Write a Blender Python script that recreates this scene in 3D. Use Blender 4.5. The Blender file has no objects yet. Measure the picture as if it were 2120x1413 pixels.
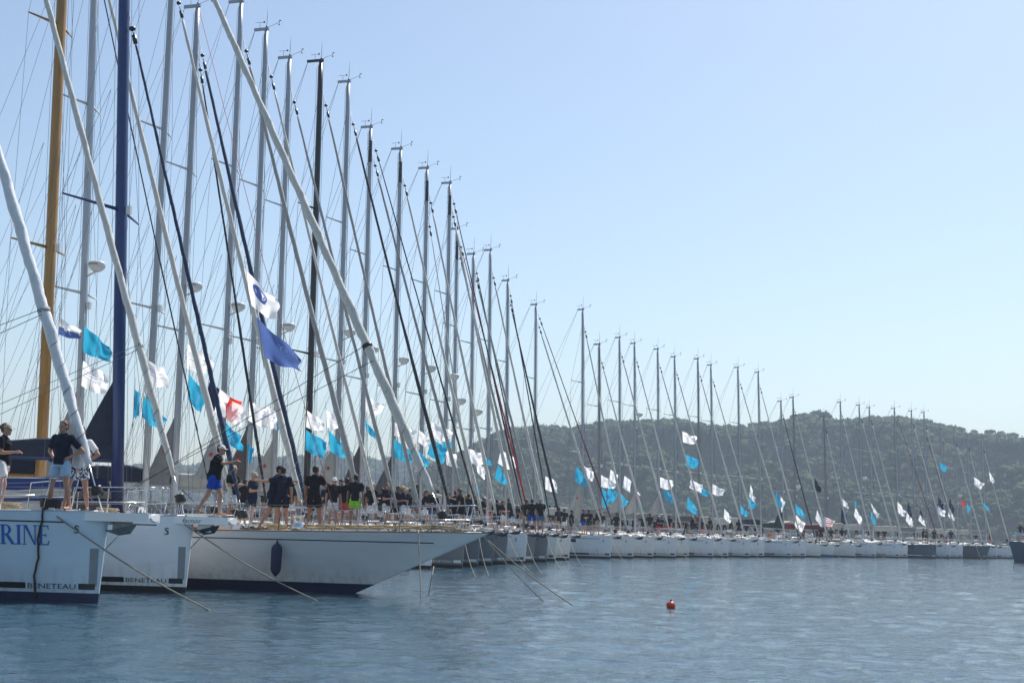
import bpy, bmesh, math, random
import numpy as np
from mathutils import Vector, Matrix
random.seed(7)
rng = np.random.default_rng(7)
SC = bpy.context.scene
COL = SC.collection
R = math.radians

# ------------------------------------------------------------------ camera
FPX = 2650.0                    # focal length in photograph pixels
EYE = 1.61
PITCH = math.atan(390.0 / FPX)
ROLL = 0.030
cam_d = bpy.data.cameras.new('camera'); cam = bpy.data.objects.new('camera', cam_d); COL.objects.link(cam)
cam_d.sensor_width = 36.0; cam_d.lens = 36.0 * FPX / 2120.0
cam_d.clip_start = 0.1; cam_d.clip_end = 6000
F_ = Vector((0, math.cos(PITCH), math.sin(PITCH)))
R0 = Vector((1, 0, 0)); U0 = Vector((0, -math.sin(PITCH), math.cos(PITCH)))
RT = R0 * math.cos(ROLL) + U0 * math.sin(ROLL)
UP = U0 * math.cos(ROLL) - R0 * math.sin(ROLL)
cam.matrix_world = Matrix(((RT.x, UP.x, -F_.x, 0), (RT.y, UP.y, -F_.y, 0), (RT.z, UP.z, -F_.z, EYE), (0, 0, 0, 1)))
SC.camera = cam
CAMP = Vector((0, 0, EYE))

# ------------------------------------------------------------------ light
SUN_EL, SUN_AZ = 54.0, 32.0     
world = bpy.data.worlds.new('World'); SC.world = world; world.use_nodes = True
wn = world.node_tree.nodes; wl = world.node_tree.links
bg = wn['Background']; sky = wn.new('ShaderNodeTexSky'); sky.sky_type = 'NISHITA'
sky.sun_disc = False; sky.sun_elevation = R(SUN_EL); sky.sun_rotation = R(SUN_AZ)
sky.air_density = 1.0; sky.dust_density = 0.95; sky.ozone_density = 1.1; sky.altitude = 0
tint = wn.new('ShaderNodeVectorMath'); tint.operation = 'MULTIPLY'; tint.inputs[1].default_value = (0.97, 0.972, 0.935)   # white balance of the whole sky
wl.new(sky.outputs[0], tint.inputs[0]); wl.new(tint.outputs[0], bg.inputs[0]); bg.inputs[1].default_value = 0.125
sd = bpy.data.lights.new('sun', 'SUN'); sun = bpy.data.objects.new('sun', sd); COL.objects.link(sun)
sd.energy = 4.4; sd.angle = R(0.5); sd.color = (1.0, 0.95, 0.88)
sv = Vector((math.sin(R(SUN_AZ)) * math.cos(R(SUN_EL)), math.cos(R(SUN_AZ)) * math.cos(R(SUN_EL)), math.sin(R(SUN_EL))))
sun.rotation_euler = sv.to_track_quat('Z', 'Y').to_euler()
sun.location = (0, 0, 60)
vs = SC.view_settings; vs.view_transform = 'Standard'; vs.look = 'None'; vs.gamma = 1.0
vs.use_curve_mapping = False; vs.exposure = 0.40
SC.render.engine = 'CYCLES'
SC.cycles.volume_bounces = 0
SC.cycles.max_bounces = 6
SC.cycles.transparent_max_bounces = 8
HAZE_DENSITY = 0.00062

# ------------------------------------------------------------------ pixel <-> world
def ray(px, py):
    a = (px - 1060.0) / FPX; b = -(py - 706.5) / FPX
    return F_ + RT * a + UP * b
def P(px, py, Y):
    d = ray(px, py); return CAMP + d * (Y / d.y)
def G(px, py, z=0.0):
    d = ray(px, py); return CAMP + d * ((z - EYE) / d.z)
def proj(p):
    d = Vector(p) - CAMP; k = d.dot(F_)
    return 1060 + FPX * d.dot(RT) / k, 706.5 - FPX * d.dot(UP) / k
def Xat(px, Y, z=1.6):          # world x of the point at depth Y, height z that shows at column px
    lo, hi = -400.0, 400.0
    for _ in range(40):
        m = (lo + hi) / 2
        if proj((m, Y, z))[0] < px: lo = m
        else: hi = m
    return m

# ------------------------------------------------------------------ materials
MATS = {}
def mat(name, col, rough=0.5, metal=0.0, var=0.0, vscale=3.0, bump=0.0, bscale=20.0, trans=0.0, coat=0.0, stretch=None, spec=None):
    if name in MATS: return MATS[name]
    m = bpy.data.materials.new(name); m.use_nodes = True; MATS[name] = m
    nt = m.node_tree; n = nt.nodes; l = nt.links; b = n['Principled BSDF']; out = n['Material Output']
    b.inputs['Base Color'].default_value = (*col, 1); b.inputs['Roughness'].default_value = rough
    b.inputs['Metallic'].default_value = metal
    if spec is not None: b.inputs['Specular IOR Level'].default_value = spec
    if coat: b.inputs['Coat Weight'].default_value = coat; b.inputs['Coat Roughness'].default_value = 0.08
    if var or bump:
        tc = n.new('ShaderNodeTexCoord'); mp = n.new('ShaderNodeMapping'); l.new(tc.outputs['Object'], mp.inputs[0])
        if stretch: mp.inputs['Scale'].default_value = stretch
    if var:
        t = n.new('ShaderNodeTexNoise'); t.inputs['Scale'].default_value = vscale; t.inputs['Detail'].default_value = 5
        l.new(mp.outputs[0], t.inputs[0])
        mr = n.new('ShaderNodeMapRange'); mr.inputs[1].default_value = 0.3; mr.inputs[2].default_value = 0.7
        mr.inputs[3].default_value = 1 - var; mr.inputs[4].default_value = 1 + var * 0.6
        l.new(t.outputs[0], mr.inputs[0])
        mx = n.new('ShaderNodeVectorMath'); mx.operation = 'SCALE'; mx.inputs[0].default_value = col
        l.new(mr.outputs[0], mx.inputs['Scale']); l.new(mx.outputs[0], b.inputs['Base Color'])
    if bump:
        t2 = n.new('ShaderNodeTexNoise'); t2.inputs['Scale'].default_value = bscale; t2.inputs['Detail'].default_value = 3
        l.new(mp.outputs[0], t2.inputs[0])
        bp = n.new('ShaderNodeBump'); bp.inputs['Strength'].default_value = bump; bp.inputs['Distance'].default_value = 0.02
        l.new(t2.outputs[0], bp.inputs['Height']); l.new(bp.outputs[0], b.inputs['Normal'])
    if trans:
        tr = n.new('ShaderNodeBsdfTranslucent'); tr.inputs[0].default_value = (*[min(1, c * 1.15) for c in col], 1)
        ms = n.new('ShaderNodeMixShader'); ms.inputs[0].default_value = trans
        l.new(b.outputs[0], ms.inputs[1]); l.new(tr.outputs[0], ms.inputs[2]); l.new(ms.outputs[0], out.inputs[0])
    return m

HULL_WHITE_SHADED = mat('gelcoat_white_shaded', (0.56, 0.68, 0.78), 0.22, var=0.05, vscale=1.3, coat=0.5, stretch=(1, 1, 3))  # nearest hull: white gelcoat with bluish shade painted into its base colour
HULL_WHITE = mat('gelcoat_white', (0.80, 0.81, 0.82), 0.22, var=0.07, vscale=1.3, coat=0.5, stretch=(1, 1, 3))
HULL_WARM = mat('gelcoat_warm_white', (0.82, 0.80, 0.76), 0.25, var=0.08, vscale=1.1, coat=0.5, stretch=(1, 1, 3))
HULL_GREY = mat('gelcoat_grey', (0.15, 0.165, 0.185), 0.22, var=0.1, vscale=1.3, coat=0.5)
HULL_SLATE = mat('gelcoat_slate', (0.10, 0.125, 0.155), 0.2, var=0.1, vscale=1.3, coat=0.5)
HULL_NAVY = mat('gelcoat_navy', (0.035, 0.055, 0.10), 0.12, var=0.1, vscale=1.3, coat=0.8)
ANTIFOUL_NAVY = mat('antifouling_navy', (0.010, 0.020, 0.075), 0.6, var=0.3, vscale=4)
ANTIFOUL_BLACK = mat('antifouling_black', (0.008, 0.009, 0.011), 0.6, var=0.3, vscale=4)
ANTIFOUL_BLUE = mat('antifouling_blue', (0.01, 0.12, 0.32), 0.6, var=0.3, vscale=4)
BLACK_PAINT = mat('black_paint', (0.01, 0.011, 0.013), 0.35)
NAVY_PAINT = mat('navy_paint', (0.01, 0.015, 0.05), 0.3)
BLUE_LETTER = mat('blue_lettering', (0.008, 0.12, 0.46), 0.4)
GREY_PATCH = mat('grey_bow_plate', (0.25, 0.27, 0.29), 0.45, var=0.1)
WHITE_BAND = mat('white_band_paint', (0.75, 0.75, 0.74), 0.35)
DECK_WHITE = mat('deck_nonskid', (0.72, 0.71, 0.68), 0.7, var=0.07, vscale=6, bump=0.3, bscale=90)
TEAK = mat('teak_deck', (0.46, 0.38, 0.28), 0.7, var=0.2, vscale=5, stretch=(0.5, 14, 4))
TEAK_DARK = mat('varnished_teak', (0.16, 0.085, 0.045), 0.35, var=0.2, vscale=5, stretch=(0.5, 14, 4))
GLASS = mat('smoked_window', (0.012, 0.014, 0.018), 0.08, spec=0.8)
STEEL = mat('stainless_steel', (0.62, 0.64, 0.66), 0.22, metal=1.0)
WIRE = mat('rigging_wire', (0.16, 0.165, 0.17), 0.45, metal=0.5)
ALU = mat('anodised_mast', (0.36, 0.385, 0.42), 0.42, metal=0.3, var=0.08, vscale=1.5, stretch=(4, 4, .5))
ALU_LIGHT = mat('light_mast', (0.46, 0.49, 0.53), 0.42, metal=0.25, var=0.08, vscale=1.5, stretch=(4, 4, .5))
CARBON = mat('carbon_mast', (0.012, 0.013, 0.017), 0.3, var=0.1)
MAST_BLUE = mat('blue_painted_mast', (0.001, 0.030, 0.150), 0.4, var=0.15, coat=0.2)
MAST_WOOD = mat('varnished_spruce_mast', (0.40, 0.20, 0.032), 0.4, var=0.3, vscale=2.2, coat=0.4, stretch=(10, 10, .35))
ALU_TAUPE = mat('bronze_mast', (0.25, 0.235, 0.23), 0.45, metal=0.2)
SPREAD_WHITE = mat('spreader_alloy', (0.60, 0.59, 0.56), 0.4)
SAIL = mat('sail_uv_cloth', (0.62, 0.60, 0.55), 0.75, var=0.12, vscale=5, bump=0.5, bscale=9, stretch=(3, 3, 1))
SAIL_GREY = mat('grey_uv_cloth', (0.36, 0.355, 0.34), 0.8, var=0.15, vscale=5, bump=0.5, bscale=9, stretch=(3, 3, 1))
SAIL_WHITE = mat('white_uv_cloth', (0.70, 0.71, 0.72), 0.7, var=0.08, vscale=4, bump=0.5, bscale=8, stretch=(3, 3, 1))
SAIL_NAVY = mat('navy_uv_cloth', (0.012, 0.03, 0.085), 0.75, var=0.15, bump=0.4, bscale=9)
SAIL_BLACK = mat('black_uv_cloth', (0.018, 0.022, 0.03), 0.75, var=0.2, bump=0.4, bscale=9)
SAIL_RED = mat('red_uv_cloth', (0.42, 0.02, 0.02), 0.7, var=0.15, bump=0.3, bscale=9)
SAIL_MAROON = mat('maroon_uv_cloth', (0.16, 0.012, 0.025), 0.75, var=0.15, bump=0.3, bscale=9)
SAIL_GREEN = mat('green_uv_cloth', (0.008, 0.045, 0.04), 0.75, var=0.15)
CANVAS_GREY = mat('grey_canvas', (0.24, 0.235, 0.22), 0.9, var=0.12, vscale=4, bump=0.3, bscale=8)
CANVAS_BEIGE = mat('beige_canvas', (0.47, 0.44, 0.38), 0.9, var=0.12, vscale=4, bump=0.3, bscale=8)
CANVAS_NAVY = mat('navy_canvas', (0.012, 0.018, 0.04), 0.9, var=0.2, vscale=4, bump=0.3, bscale=8)
CANVAS_MAROON = mat('maroon_canvas', (0.14, 0.012, 0.02), 0.9, var=0.2, vscale=4, bump=0.3, bscale=8)
CANVAS_TAUPE = mat('taupe_canvas', (0.11, 0.10, 0.095), 0.9, var=0.15, vscale=4, bump=0.3, bscale=8)
CANVAS_BLUE = mat('blue_canvas', (0.01, 0.035, 0.16), 0.9, var=0.15)
CANVAS_GREEN = mat('green_canvas', (0.006, 0.035, 0.03), 0.9, var=0.15)
STAR_RED = mat('red_sail_mark', (0.5, 0.02, 0.03), 0.7)
PLASTIC_WHITE = mat('white_plastic', (0.70, 0.70, 0.67), 0.4)
PLASTIC_BLACK = mat('black_plastic', (0.012, 0.012, 0.013), 0.4)
GALV = mat('galvanised_steel', (0.22, 0.235, 0.25), 0.5, metal=0.5, var=0.2, vscale=8)
DARK_ANCHOR = mat('dark_anchor_steel', (0.05, 0.065, 0.08), 0.55, metal=0.3, var=0.3, vscale=8)
ROPE = mat('hemp_rope', (0.36, 0.30, 0.19), 0.9, var=0.35, vscale=30)
ROPE_LINE = mat('grey_rope', (0.27, 0.245, 0.19), 0.9, var=0.35, vscale=30)
SEAM = mat('uv_strip_edge', (0.40, 0.39, 0.37), 0.8)
ROPE_DARK = mat('dark_rope', (0.035, 0.025, 0.022), 0.9, var=0.3, vscale=30)
ROPE_RED = mat('red_halyard_rope', (0.55, 0.07, 0.04), 0.8)
FENDER_BLUE = mat('navy_fender_cover', (0.006, 0.016, 0.06), 0.65, var=0.25, vscale=6, bump=0.3, bscale=15)
BUOY = mat('orange_buoy', (0.62, 0.06, 0.015), 0.4, var=0.15, vscale=8)
F_WHITE = mat('white_flag_cloth', (0.88, 0.88, 0.89), 0.9, trans=0.72)
F_TURQ = mat('turquoise_flag_cloth', (0.035, 0.42, 0.64), 0.9, trans=0.6)
F_BLUE = mat('blue_flag_cloth', (0.10, 0.165, 0.42), 0.9, trans=0.5)
F_NAVY = mat('navy_flag_cloth', (0.01, 0.018, 0.07), 0.9, trans=0.25)
F_RED = mat('red_flag_cloth', (0.80, 0.05, 0.03), 0.9, trans=0.6)
F_PINK = mat('pink_flag_cloth', (0.62, 0.14, 0.15), 0.9, trans=0.4)
F_BLACK = mat('black_flag_cloth', (0.012, 0.012, 0.014), 0.9, trans=0.1)
F_INK = mat('blue_flag_print', (0.13, 0.20, 0.55), 0.9, trans=0.35)
F_INKW = mat('white_flag_print', (0.62, 0.74, 0.82), 0.9, trans=0.3)
SKIN = mat('skin', (0.42, 0.22, 0.145), 0.55, var=0.08, vscale=9)
SKIN_TAN = mat('tanned_skin', (0.28, 0.13, 0.08), 0.55, var=0.08, vscale=9)
EYE_DARK = mat('dark_eye', (0.015, 0.012, 0.01), 0.2)
LIP = mat('lips', (0.33, 0.11, 0.09), 0.5)
CLOTH = {
 'black': mat('black_jersey', (0.012, 0.013, 0.017), 0.9, var=0.2, vscale=6, bump=0.4, bscale=14),
 'navy': mat('navy_jersey', (0.012, 0.018, 0.04), 0.9, var=0.2, vscale=6, bump=0.4, bscale=14),
 'white': mat('white_cotton', (0.66, 0.66, 0.68), 0.9, var=0.06, bump=0.4, bscale=14),
 'light blue': mat('pale_blue_cotton', (0.36, 0.50, 0.66), 0.9, var=0.08, bump=0.4, bscale=14),
 'blue': mat('royal_blue_cotton', (0.01, 0.07, 0.42), 0.9, var=0.1, bump=0.4, bscale=14),
 'neon green': mat('neon_green_cotton', (0.28, 0.62, 0.01), 0.9, var=0.08, bump=0.4, bscale=14),
 'red': mat('red_cotton', (0.55, 0.02, 0.03), 0.9, var=0.1, bump=0.4, bscale=14),
 'pink': mat('pink_cotton', (0.6, 0.10, 0.16), 0.9, var=0.1, bump=0.4, bscale=14),
 'khaki': mat('khaki_cotton', (0.34, 0.29, 0.21), 0.9, var=0.1, bump=0.4, bscale=14),
 'grey': mat('grey_cotton', (0.17, 0.175, 0.18), 0.9, var=0.1, bump=0.4, bscale=14),
 'olive': mat('olive_cotton', (0.05, 0.05, 0.035), 0.9, var=0.1, bump=0.4, bscale=14),
 'teal': mat('teal_cotton', (0.02, 0.16, 0.24), 0.9, var=0.1, bump=0.4, bscale=14),
 'denim': mat('denim_cotton', (0.10, 0.16, 0.27), 0.9, var=0.15, bump=0.4, bscale=14),
 'orange': mat('orange_cotton', (0.55, 0.11, 0.03), 0.9, var=0.1, bump=0.4, bscale=14),
}
HAIR = {'dark': mat('dark_hair', (0.018, 0.012, 0.009), 0.6, bump=0.6, bscale=60), 'blond': mat('blond_hair', (0.50, 0.33, 0.15), 0.6, bump=0.6, bscale=60),
        'grey': mat('grey_hair', (0.30, 0.28, 0.25), 0.6, bump=0.6, bscale=60), 'brown': mat('brown_hair', (0.10, 0.055, 0.03), 0.6, bump=0.6, bscale=60)}
CAPM = {'white': mat('white_cap', (0.7, 0.7, 0.7), 0.9), 'black': mat('black_cap', (0.015, 0.015, 0.018), 0.9), 'red': mat('red_cap', (0.6, 0.03, 0.03), 0.9),
        'khaki': mat('khaki_cap', (0.40, 0.38, 0.32), 0.9), 'straw': mat('straw_hat', (0.62, 0.52, 0.34), 0.9)}
for hm0 in (HULL_WHITE_SHADED, HULL_WHITE, HULL_WARM):     # faint weed and soot stain that creeps up from the waterline in streaks
    nt = hm0.node_tree; n = nt.nodes; l = nt.links; b0 = n['Principled BSDF']; src = b0.inputs['Base Color'].links[0].from_socket
    tc = n.new('ShaderNodeTexCoord'); sx_ = n.new('ShaderNodeSeparateXYZ'); l.new(tc.outputs['Object'], sx_.inputs[0]); mp = n.new('ShaderNodeMapping'); mp.inputs['Scale'].default_value = (5, 5, .5); l.new(tc.outputs['Object'], mp.inputs[0])
    nz = n.new('ShaderNodeTexNoise'); nz.inputs['Scale'].default_value = 1.6; nz.inputs['Detail'].default_value = 5; l.new(mp.outputs[0], nz.inputs[0])
    m1 = n.new('ShaderNodeMapRange'); m1.inputs[1].default_value = .75; m1.inputs[2].default_value = .12; m1.inputs[3].default_value = 0; m1.inputs[4].default_value = 1; l.new(sx_.outputs[2], m1.inputs[0])
    m2 = n.new('ShaderNodeMapRange'); m2.inputs[1].default_value = .42; m2.inputs[2].default_value = .72; m2.inputs[3].default_value = .05; m2.inputs[4].default_value = .6; l.new(nz.outputs[0], m2.inputs[0])
    mm_ = n.new('ShaderNodeMath'); mm_.operation = 'MULTIPLY'; l.new(m1.outputs[0], mm_.inputs[0]); l.new(m2.outputs[0], mm_.inputs[1])
    mx = n.new('ShaderNodeMix'); mx.data_type = 'RGBA'; l.new(mm_.outputs[0], mx.inputs[0]); l.new(src, mx.inputs[6]); mx.inputs[7].default_value = (.28, .27, .22, 1); l.new(mx.outputs[2], b0.inputs['Base Color'])
for m_ in list(CLOTH.values()) + list(CAPM.values()): m_.node_tree.nodes['Principled BSDF'].inputs['Specular IOR Level'].default_value = 0.12
# patterned swim shorts
pm = mat('patterned_cotton', (0.7, 0.7, 0.72), 0.9); CLOTH['white and navy patterned'] = pm
_n = pm.node_tree.nodes; _l = pm.node_tree.links
_tc = _n.new('ShaderNodeTexCoord'); _v = _n.new('ShaderNodeTexNoise'); _v.inputs['Scale'].default_value = 24; _v.inputs['Detail'].default_value = 0.5
_r = _n.new('ShaderNodeValToRGB'); _r.color_ramp.interpolation = 'CONSTANT'; _r.color_ramp.elements[0].color = (0.01, 0.02, 0.09, 1)
_r.color_ramp.elements[1].position = 0.49; _r.color_ramp.elements[1].color = (0.66, 0.67, 0.7, 1)
_l.new(_tc.outputs['Object'], _v.inputs[0]); _l.new(_v.outputs[0], _r.inputs[0]); _l.new(_r.outputs[0], _n['Principled BSDF'].inputs['Base Color'])

# ------------------------------------------------------------------ mesh builder
class MB:
    def __init__(s): s.v = []; s.f = []; s.m = []
    def add(s, vs, fs, m=0):
        o = len(s.v); s.v.extend(tuple(v) for v in vs); s.f.extend(tuple(o + i for i in f) for f in fs)
        s.m.extend(m if isinstance(m, list) else [m] * len(fs)); return s
    def box(s, c, d, m=0, rot=None):
        x, y, z = (k / 2 for k in d)
        vs = [Vector((a * x, b * y, e * z)) for a in (-1, 1) for b in (-1, 1) for e in (-1, 1)]
        if rot is not None: vs = [rot @ v for v in vs]
        vs = [v + Vector(c) for v in vs]
        return s.add(vs, [(0, 1, 3, 2), (4, 6, 7, 5), (0, 4, 5, 1), (2, 3, 7, 6), (0, 2, 6, 4), (1, 5, 7, 3)], m)
    def tube(s, pts, r, n=6, m=0, cap=True, sx=1.0, matf=None, rf=None):
        pts = [Vector(p) for p in pts]; k = len(pts)
        rs = r if isinstance(r, (list, tuple)) else [r] * k
        up = Vector((0, 0, 1)); rings = []
        prev = None
        for i, p in enumerate(pts):
            t = (pts[min(i + 1, k - 1)] - pts[max(i - 1, 0)])
            t = t.normalized() if t.length > 1e-9 else Vector((1, 0, 0))
            if prev is None:
                a = up if abs(t.dot(up)) < 0.95 else Vector((0, 1, 0))
                u = t.cross(a).normalized()
            else:
                u = (prev - t * prev.dot(t)).normalized()
            prev = u; w = t.cross(u)
            ring = []
            for j in range(n):
                an = 2 * math.pi * j / n
                rr = rs[i] * (rf(i, j) if rf else 1)
                ring.append(p + u * (math.cos(an) * rr * sx) + w * (math.sin(an) * rr))
            rings.append(ring)
        vs = [v for ring in rings for v in ring]; fs = []; ms = []
        for i in range(k - 1):
            for j in range(n):
                fs.append((i * n + j, i * n + (j + 1) % n, (i + 1) * n + (j + 1) % n, (i + 1) * n + j))
                ms.append(matf(i, j) if matf else m)
        if cap:
            fs.append(tuple(reversed(range(n)))); fs.append(tuple((k - 1) * n + j for j in range(n))); ms += [ms[0], ms[-1]]
        return s.add(vs, fs, ms)
    def ell(s, c, r, m=0, nu=10, nv=6, lo=-math.pi / 2, hi=math.pi / 2, rot=None):
        c = Vector(c); vs = []; fs = []
        for i in range(nv + 1):
            a = lo + (hi - lo) * i / nv
            for j in range(nu):
                b = 2 * math.pi * j / nu
                v = Vector((r[0] * math.cos(a) * math.cos(b), r[1] * math.cos(a) * math.sin(b), r[2] * math.sin(a)))
                vs.append(c + (rot @ v if rot is not None else v))
        for i in range(nv):
            for j in range(nu):
                fs.append((i * nu + j, i * nu + (j + 1) % nu, (i + 1) * nu + (j + 1) % nu, (i + 1) * nu + j))
        return s.add(vs, fs, m)
    def grid(s, f, nu, nv, m=0):
        vs = [f(i / nu, j / nv) for i in range(nu + 1) for j in range(nv + 1)]
        fs = [(i * (nv + 1) + j, (i + 1) * (nv + 1) + j, (i + 1) * (nv + 1) + j + 1, i * (nv + 1) + j + 1) for i in range(nu) for j in range(nv)]
        if callable(m): m = [m((i + .5) / nu, (j + .5) / nv) for i in range(nu) for j in range(nv)]
        return s.add(vs, fs, m)
    def mesh(s, name, mats, smooth=True):
        me = bpy.data.meshes.new(name); me.from_pydata(s.v, [], s.f)
        mats = mats if isinstance(mats, (list, tuple)) else [mats]
        for q in mats: me.materials.append(q)
        if len(mats) > 1: me.polygons.foreach_set('material_index', s.m)
        if smooth: me.polygons.foreach_set('use_smooth', [True] * len(me.polygons))
        me.update(); return me
    def build(s, name, mats, parent=None, smooth=True):
        if not s.v: return None
        return link(name, s.mesh(name, mats, smooth), parent)
def link(name, me, parent=None):
    o = bpy.data.objects.new(name, me); COL.objects.link(o)
    if parent is not None: o.parent = parent
    return o
def tag(o, label=None, cat=None, group=None, kind=None):
    if label: o['label'] = label
    if cat: o['category'] = cat
    if group: o['group'] = group
    if kind: o['kind'] = kind
    return o
def empty(name, loc, rz=0.0):
    o = bpy.data.objects.new(name, None); COL.objects.link(o); o.empty_display_size = 0.3
    o.location = loc; o.rotation_euler = (0, 0, rz); return o
_txt = {}
def text2d(s, italic=0.0, wide=1.0):
    """flat outline of some lettering: (verts, faces), 1 unit high capitals, origin left baseline"""
    k = (s, italic, wide)
    if k in _txt: return _txt[k]
    c = bpy.data.curves.new('t', 'FONT'); c.body = s; c.size = 1.4; c.resolution_u = 2
    o = bpy.data.objects.new('t', c); COL.objects.link(o)
    dg = bpy.context.evaluated_depsgraph_get(); me = bpy.data.meshes.new_from_object(o.evaluated_get(dg))
    vs = [((v.co.x + italic * v.co.y) * wide, v.co.y) for v in me.vertices]; fs = [tuple(p.vertices) for p in me.polygons]
    x0 = min(v[0] for v in vs); vs = [(a - x0, b) for a, b in vs]
    bpy.data.objects.remove(o); bpy.data.curves.remove(c); bpy.data.meshes.remove(me)
    _txt[k] = (vs, fs); return _txt[k]

# ------------------------------------------------------------------ water
def build_water():
    rr = np.concatenate([np.geomspace(1.0, 11.0, 30)[:-1], np.geomspace(11.0, 185.0, 640)[:-1], np.geomspace(185, 1500, 40)])
    dense = np.radians(np.linspace(-27, 27, 560)); rest = np.radians(np.linspace(27, 333, 46))[1:-1]
    th = np.concatenate([dense, rest])
    nr, nt = len(rr), len(th)
    RR, TH = np.meshgrid(rr, th, indexing='ij')
    X = RR * np.sin(TH); Y = RR * np.cos(TH)
    Z = np.zeros_like(X)
    sp = np.gradient(rr)[:, None]
    mod = 0.92 + 0.10 * np.sin(X * 0.11 + 1.3 * np.sin(Y * 0.05)) * np.sin(Y * 0.16 + 0.8 * np.sin(X * 0.07 + 2))
    mod2 = 0.92 + 0.12 * np.sin(X * 0.31 + 1.9 * np.sin(Y * 0.21 + 1)) * np.sin(Y * 0.42 + 1.1 * np.sin(X * 0.19))
    rg = np.random.default_rng(3)
    for i in range(84):
        lam = 0.13 * (2.6 / 0.13) ** (i / 83.0)
        ang = rg.normal(R(-65), 0.75) if i % 3 else rg.uniform(0, 2 * math.pi)
        slope = 0.019 * (1.15 if lam < .6 else 0.9 if lam < 1.2 else 0.42)
        k = 2 * math.pi / lam; ph = rg.uniform(0, 6.283)
        w = np.clip((lam / sp - 2.2) / 2.5, 0, 1)
        wob = 0.6 * np.sin(X * k * 0.083 * 1.3 + i) + 0.6 * np.sin(Y * k * 0.061 * 1.7 + 2 * i)
        Z += w * slope * lam / 6.283 * np.sin(k * (X * math.cos(ang) + Y * math.sin(ang)) + ph + wob) * (mod if i % 2 else mod2)
    vs = np.stack([X, Y, Z], -1).reshape(-1, 3)
    ii, jj = np.meshgrid(np.arange(nr - 1), np.arange(nt), indexing='ij')
    j2 = (jj + 1) % nt
    q = np.stack([ii * nt + jj, (ii + 1) * nt + jj, (ii + 1) * nt + j2, ii * nt + j2], -1).reshape(-1, 4)
    cen = len(vs)
    me = bpy.data.meshes.new('water')
    me.vertices.add(len(vs)); me.vertices.foreach_set('co', vs.ravel())
    me.loops.add(q.size); me.loops.foreach_set('vertex_index', q.ravel())
    me.polygons.add(len(q)); me.polygons.foreach_set('loop_start', np.arange(len(q)) * 4)
    me.polygons.foreach_set('loop_total', np.full(len(q), 4)); me.polygons.foreach_set('use_smooth', np.ones(len(q), bool))
    me.update(calc_edges=True)
    o = link('water', me); tag(o, kind='structure')
    m = bpy.data.materials.new('sea_water'); m.use_nodes = True
    n = m.node_tree.nodes; l = m.node_tree.links; b = n['Principled BSDF']
    b.inputs['Base Color'].default_value = (0.024, 0.064, 0.094, 1); b.inputs['Roughness'].default_value = 0.03
    b.inputs['IOR'].default_value = 1.333
    tc = n.new('ShaderNodeTexCoord'); mp = n.new('ShaderNodeMapping'); l.new(tc.outputs['Object'], mp.inputs[0])
    mp.inputs['Scale'].default_value = (0.8, 1.2, 1)
    hs = None
    for sc_, w in ((2.2, 1.0), (7.0, 0.5), (18.0, 0.26)):
        t = n.new('ShaderNodeTexNoise'); t.inputs['Scale'].default_value = sc_; t.inputs['Detail'].default_value = 3; t.inputs['Distortion'].default_value = 0.6
        l.new(mp.outputs[0], t.inputs[0]); mu = n.new('ShaderNodeMath'); mu.operation = 'MULTIPLY'; mu.inputs[1].default_value = w
        l.new(t.outputs[0], mu.inputs[0])
        if hs is None: hs = mu
        else:
            ad = n.new('ShaderNodeMath'); ad.operation = 'ADD'; l.new(hs.outputs[0], ad.inputs[0]); l.new(mu.outputs[0], ad.inputs[1]); hs = ad
    bp = n.new('ShaderNodeBump'); bp.inputs['Strength'].default_value = 1.0; bp.inputs['Distance'].default_value = 0.022
    l.new(hs.outputs[0], bp.inputs['Height']); l.new(bp.outputs[0], b.inputs['Normal'])
    me.materials.append(m)
    bed = MB().box((0, 0, -1.9), (2900, 2900, 0.2)); o2 = bed.build('seabed', mat('seabed_mud', (0.01, 0.03, 0.04), 1.0), smooth=False); tag(o2, kind='structure')
build_water()

# ------------------------------------------------------------------ hills and wood
def hz_y(px): return 1096.8 + 0.03 * (px - 1060)
def ridge_fn(pts, D, treeh):
    xs = np.array([(p[0] - 1060) / FPX * D for p in pts]); hs = np.array([EYE + (hz_y(p[0]) - p[1]) / FPX * D * 1.0 - treeh for p in pts])
    return xs, hs
def noise2(X, Y, sd, n=14, lam0=30, lam1=190):
    rg = np.random.default_rng(sd); Z = np.zeros_like(X)
    for i in range(n):
        lam = lam0 * (lam1 / lam0) ** (i / (n - 1)); a = rg.uniform(0, 6.28); k = 6.283 / lam
        Z += lam * np.sin(k * (X * math.cos(a) + Y * math.sin(a)) + rg.uniform(0, 6.28) + 0.8 * np.sin(k * .5 * (X * math.sin(a) + Y)))
    return Z / lam1
def leaf_mat(name, c0, c1):
    m = bpy.data.materials.new(name); m.use_nodes = True; n = m.node_tree.nodes; l = m.node_tree.links; b = n['Principled BSDF']
    b.inputs['Roughness'].default_value = 0.8; b.inputs['Specular IOR Level'].default_value = 0.2
    oi = n.new('ShaderNodeObjectInfo'); tc = n.new('ShaderNodeTexCoord'); t = n.new('ShaderNodeTexNoise'); t.inputs['Scale'].default_value = 0.9
    l.new(tc.outputs['Object'], t.inputs[0])
    ad = n.new('ShaderNodeMath'); ad.operation = 'ADD'; l.new(oi.outputs['Random'], ad.inputs[0]); l.new(t.outputs[0], ad.inputs[1])
    r = n.new('ShaderNodeValToRGB'); r.color_ramp.elements[0].color = (*c0, 1); r.color_ramp.elements[1].color = (*c1, 1)
    mu = n.new('ShaderNodeMath'); mu.operation = 'MULTIPLY'; mu.inputs[1].default_value = 0.55
    l.new(ad.outputs[0], mu.inputs[0]); l.new(mu.outputs[0], r.inputs[0]); l.new(r.outputs[0], b.inputs['Base Color'])
    return m
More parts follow.
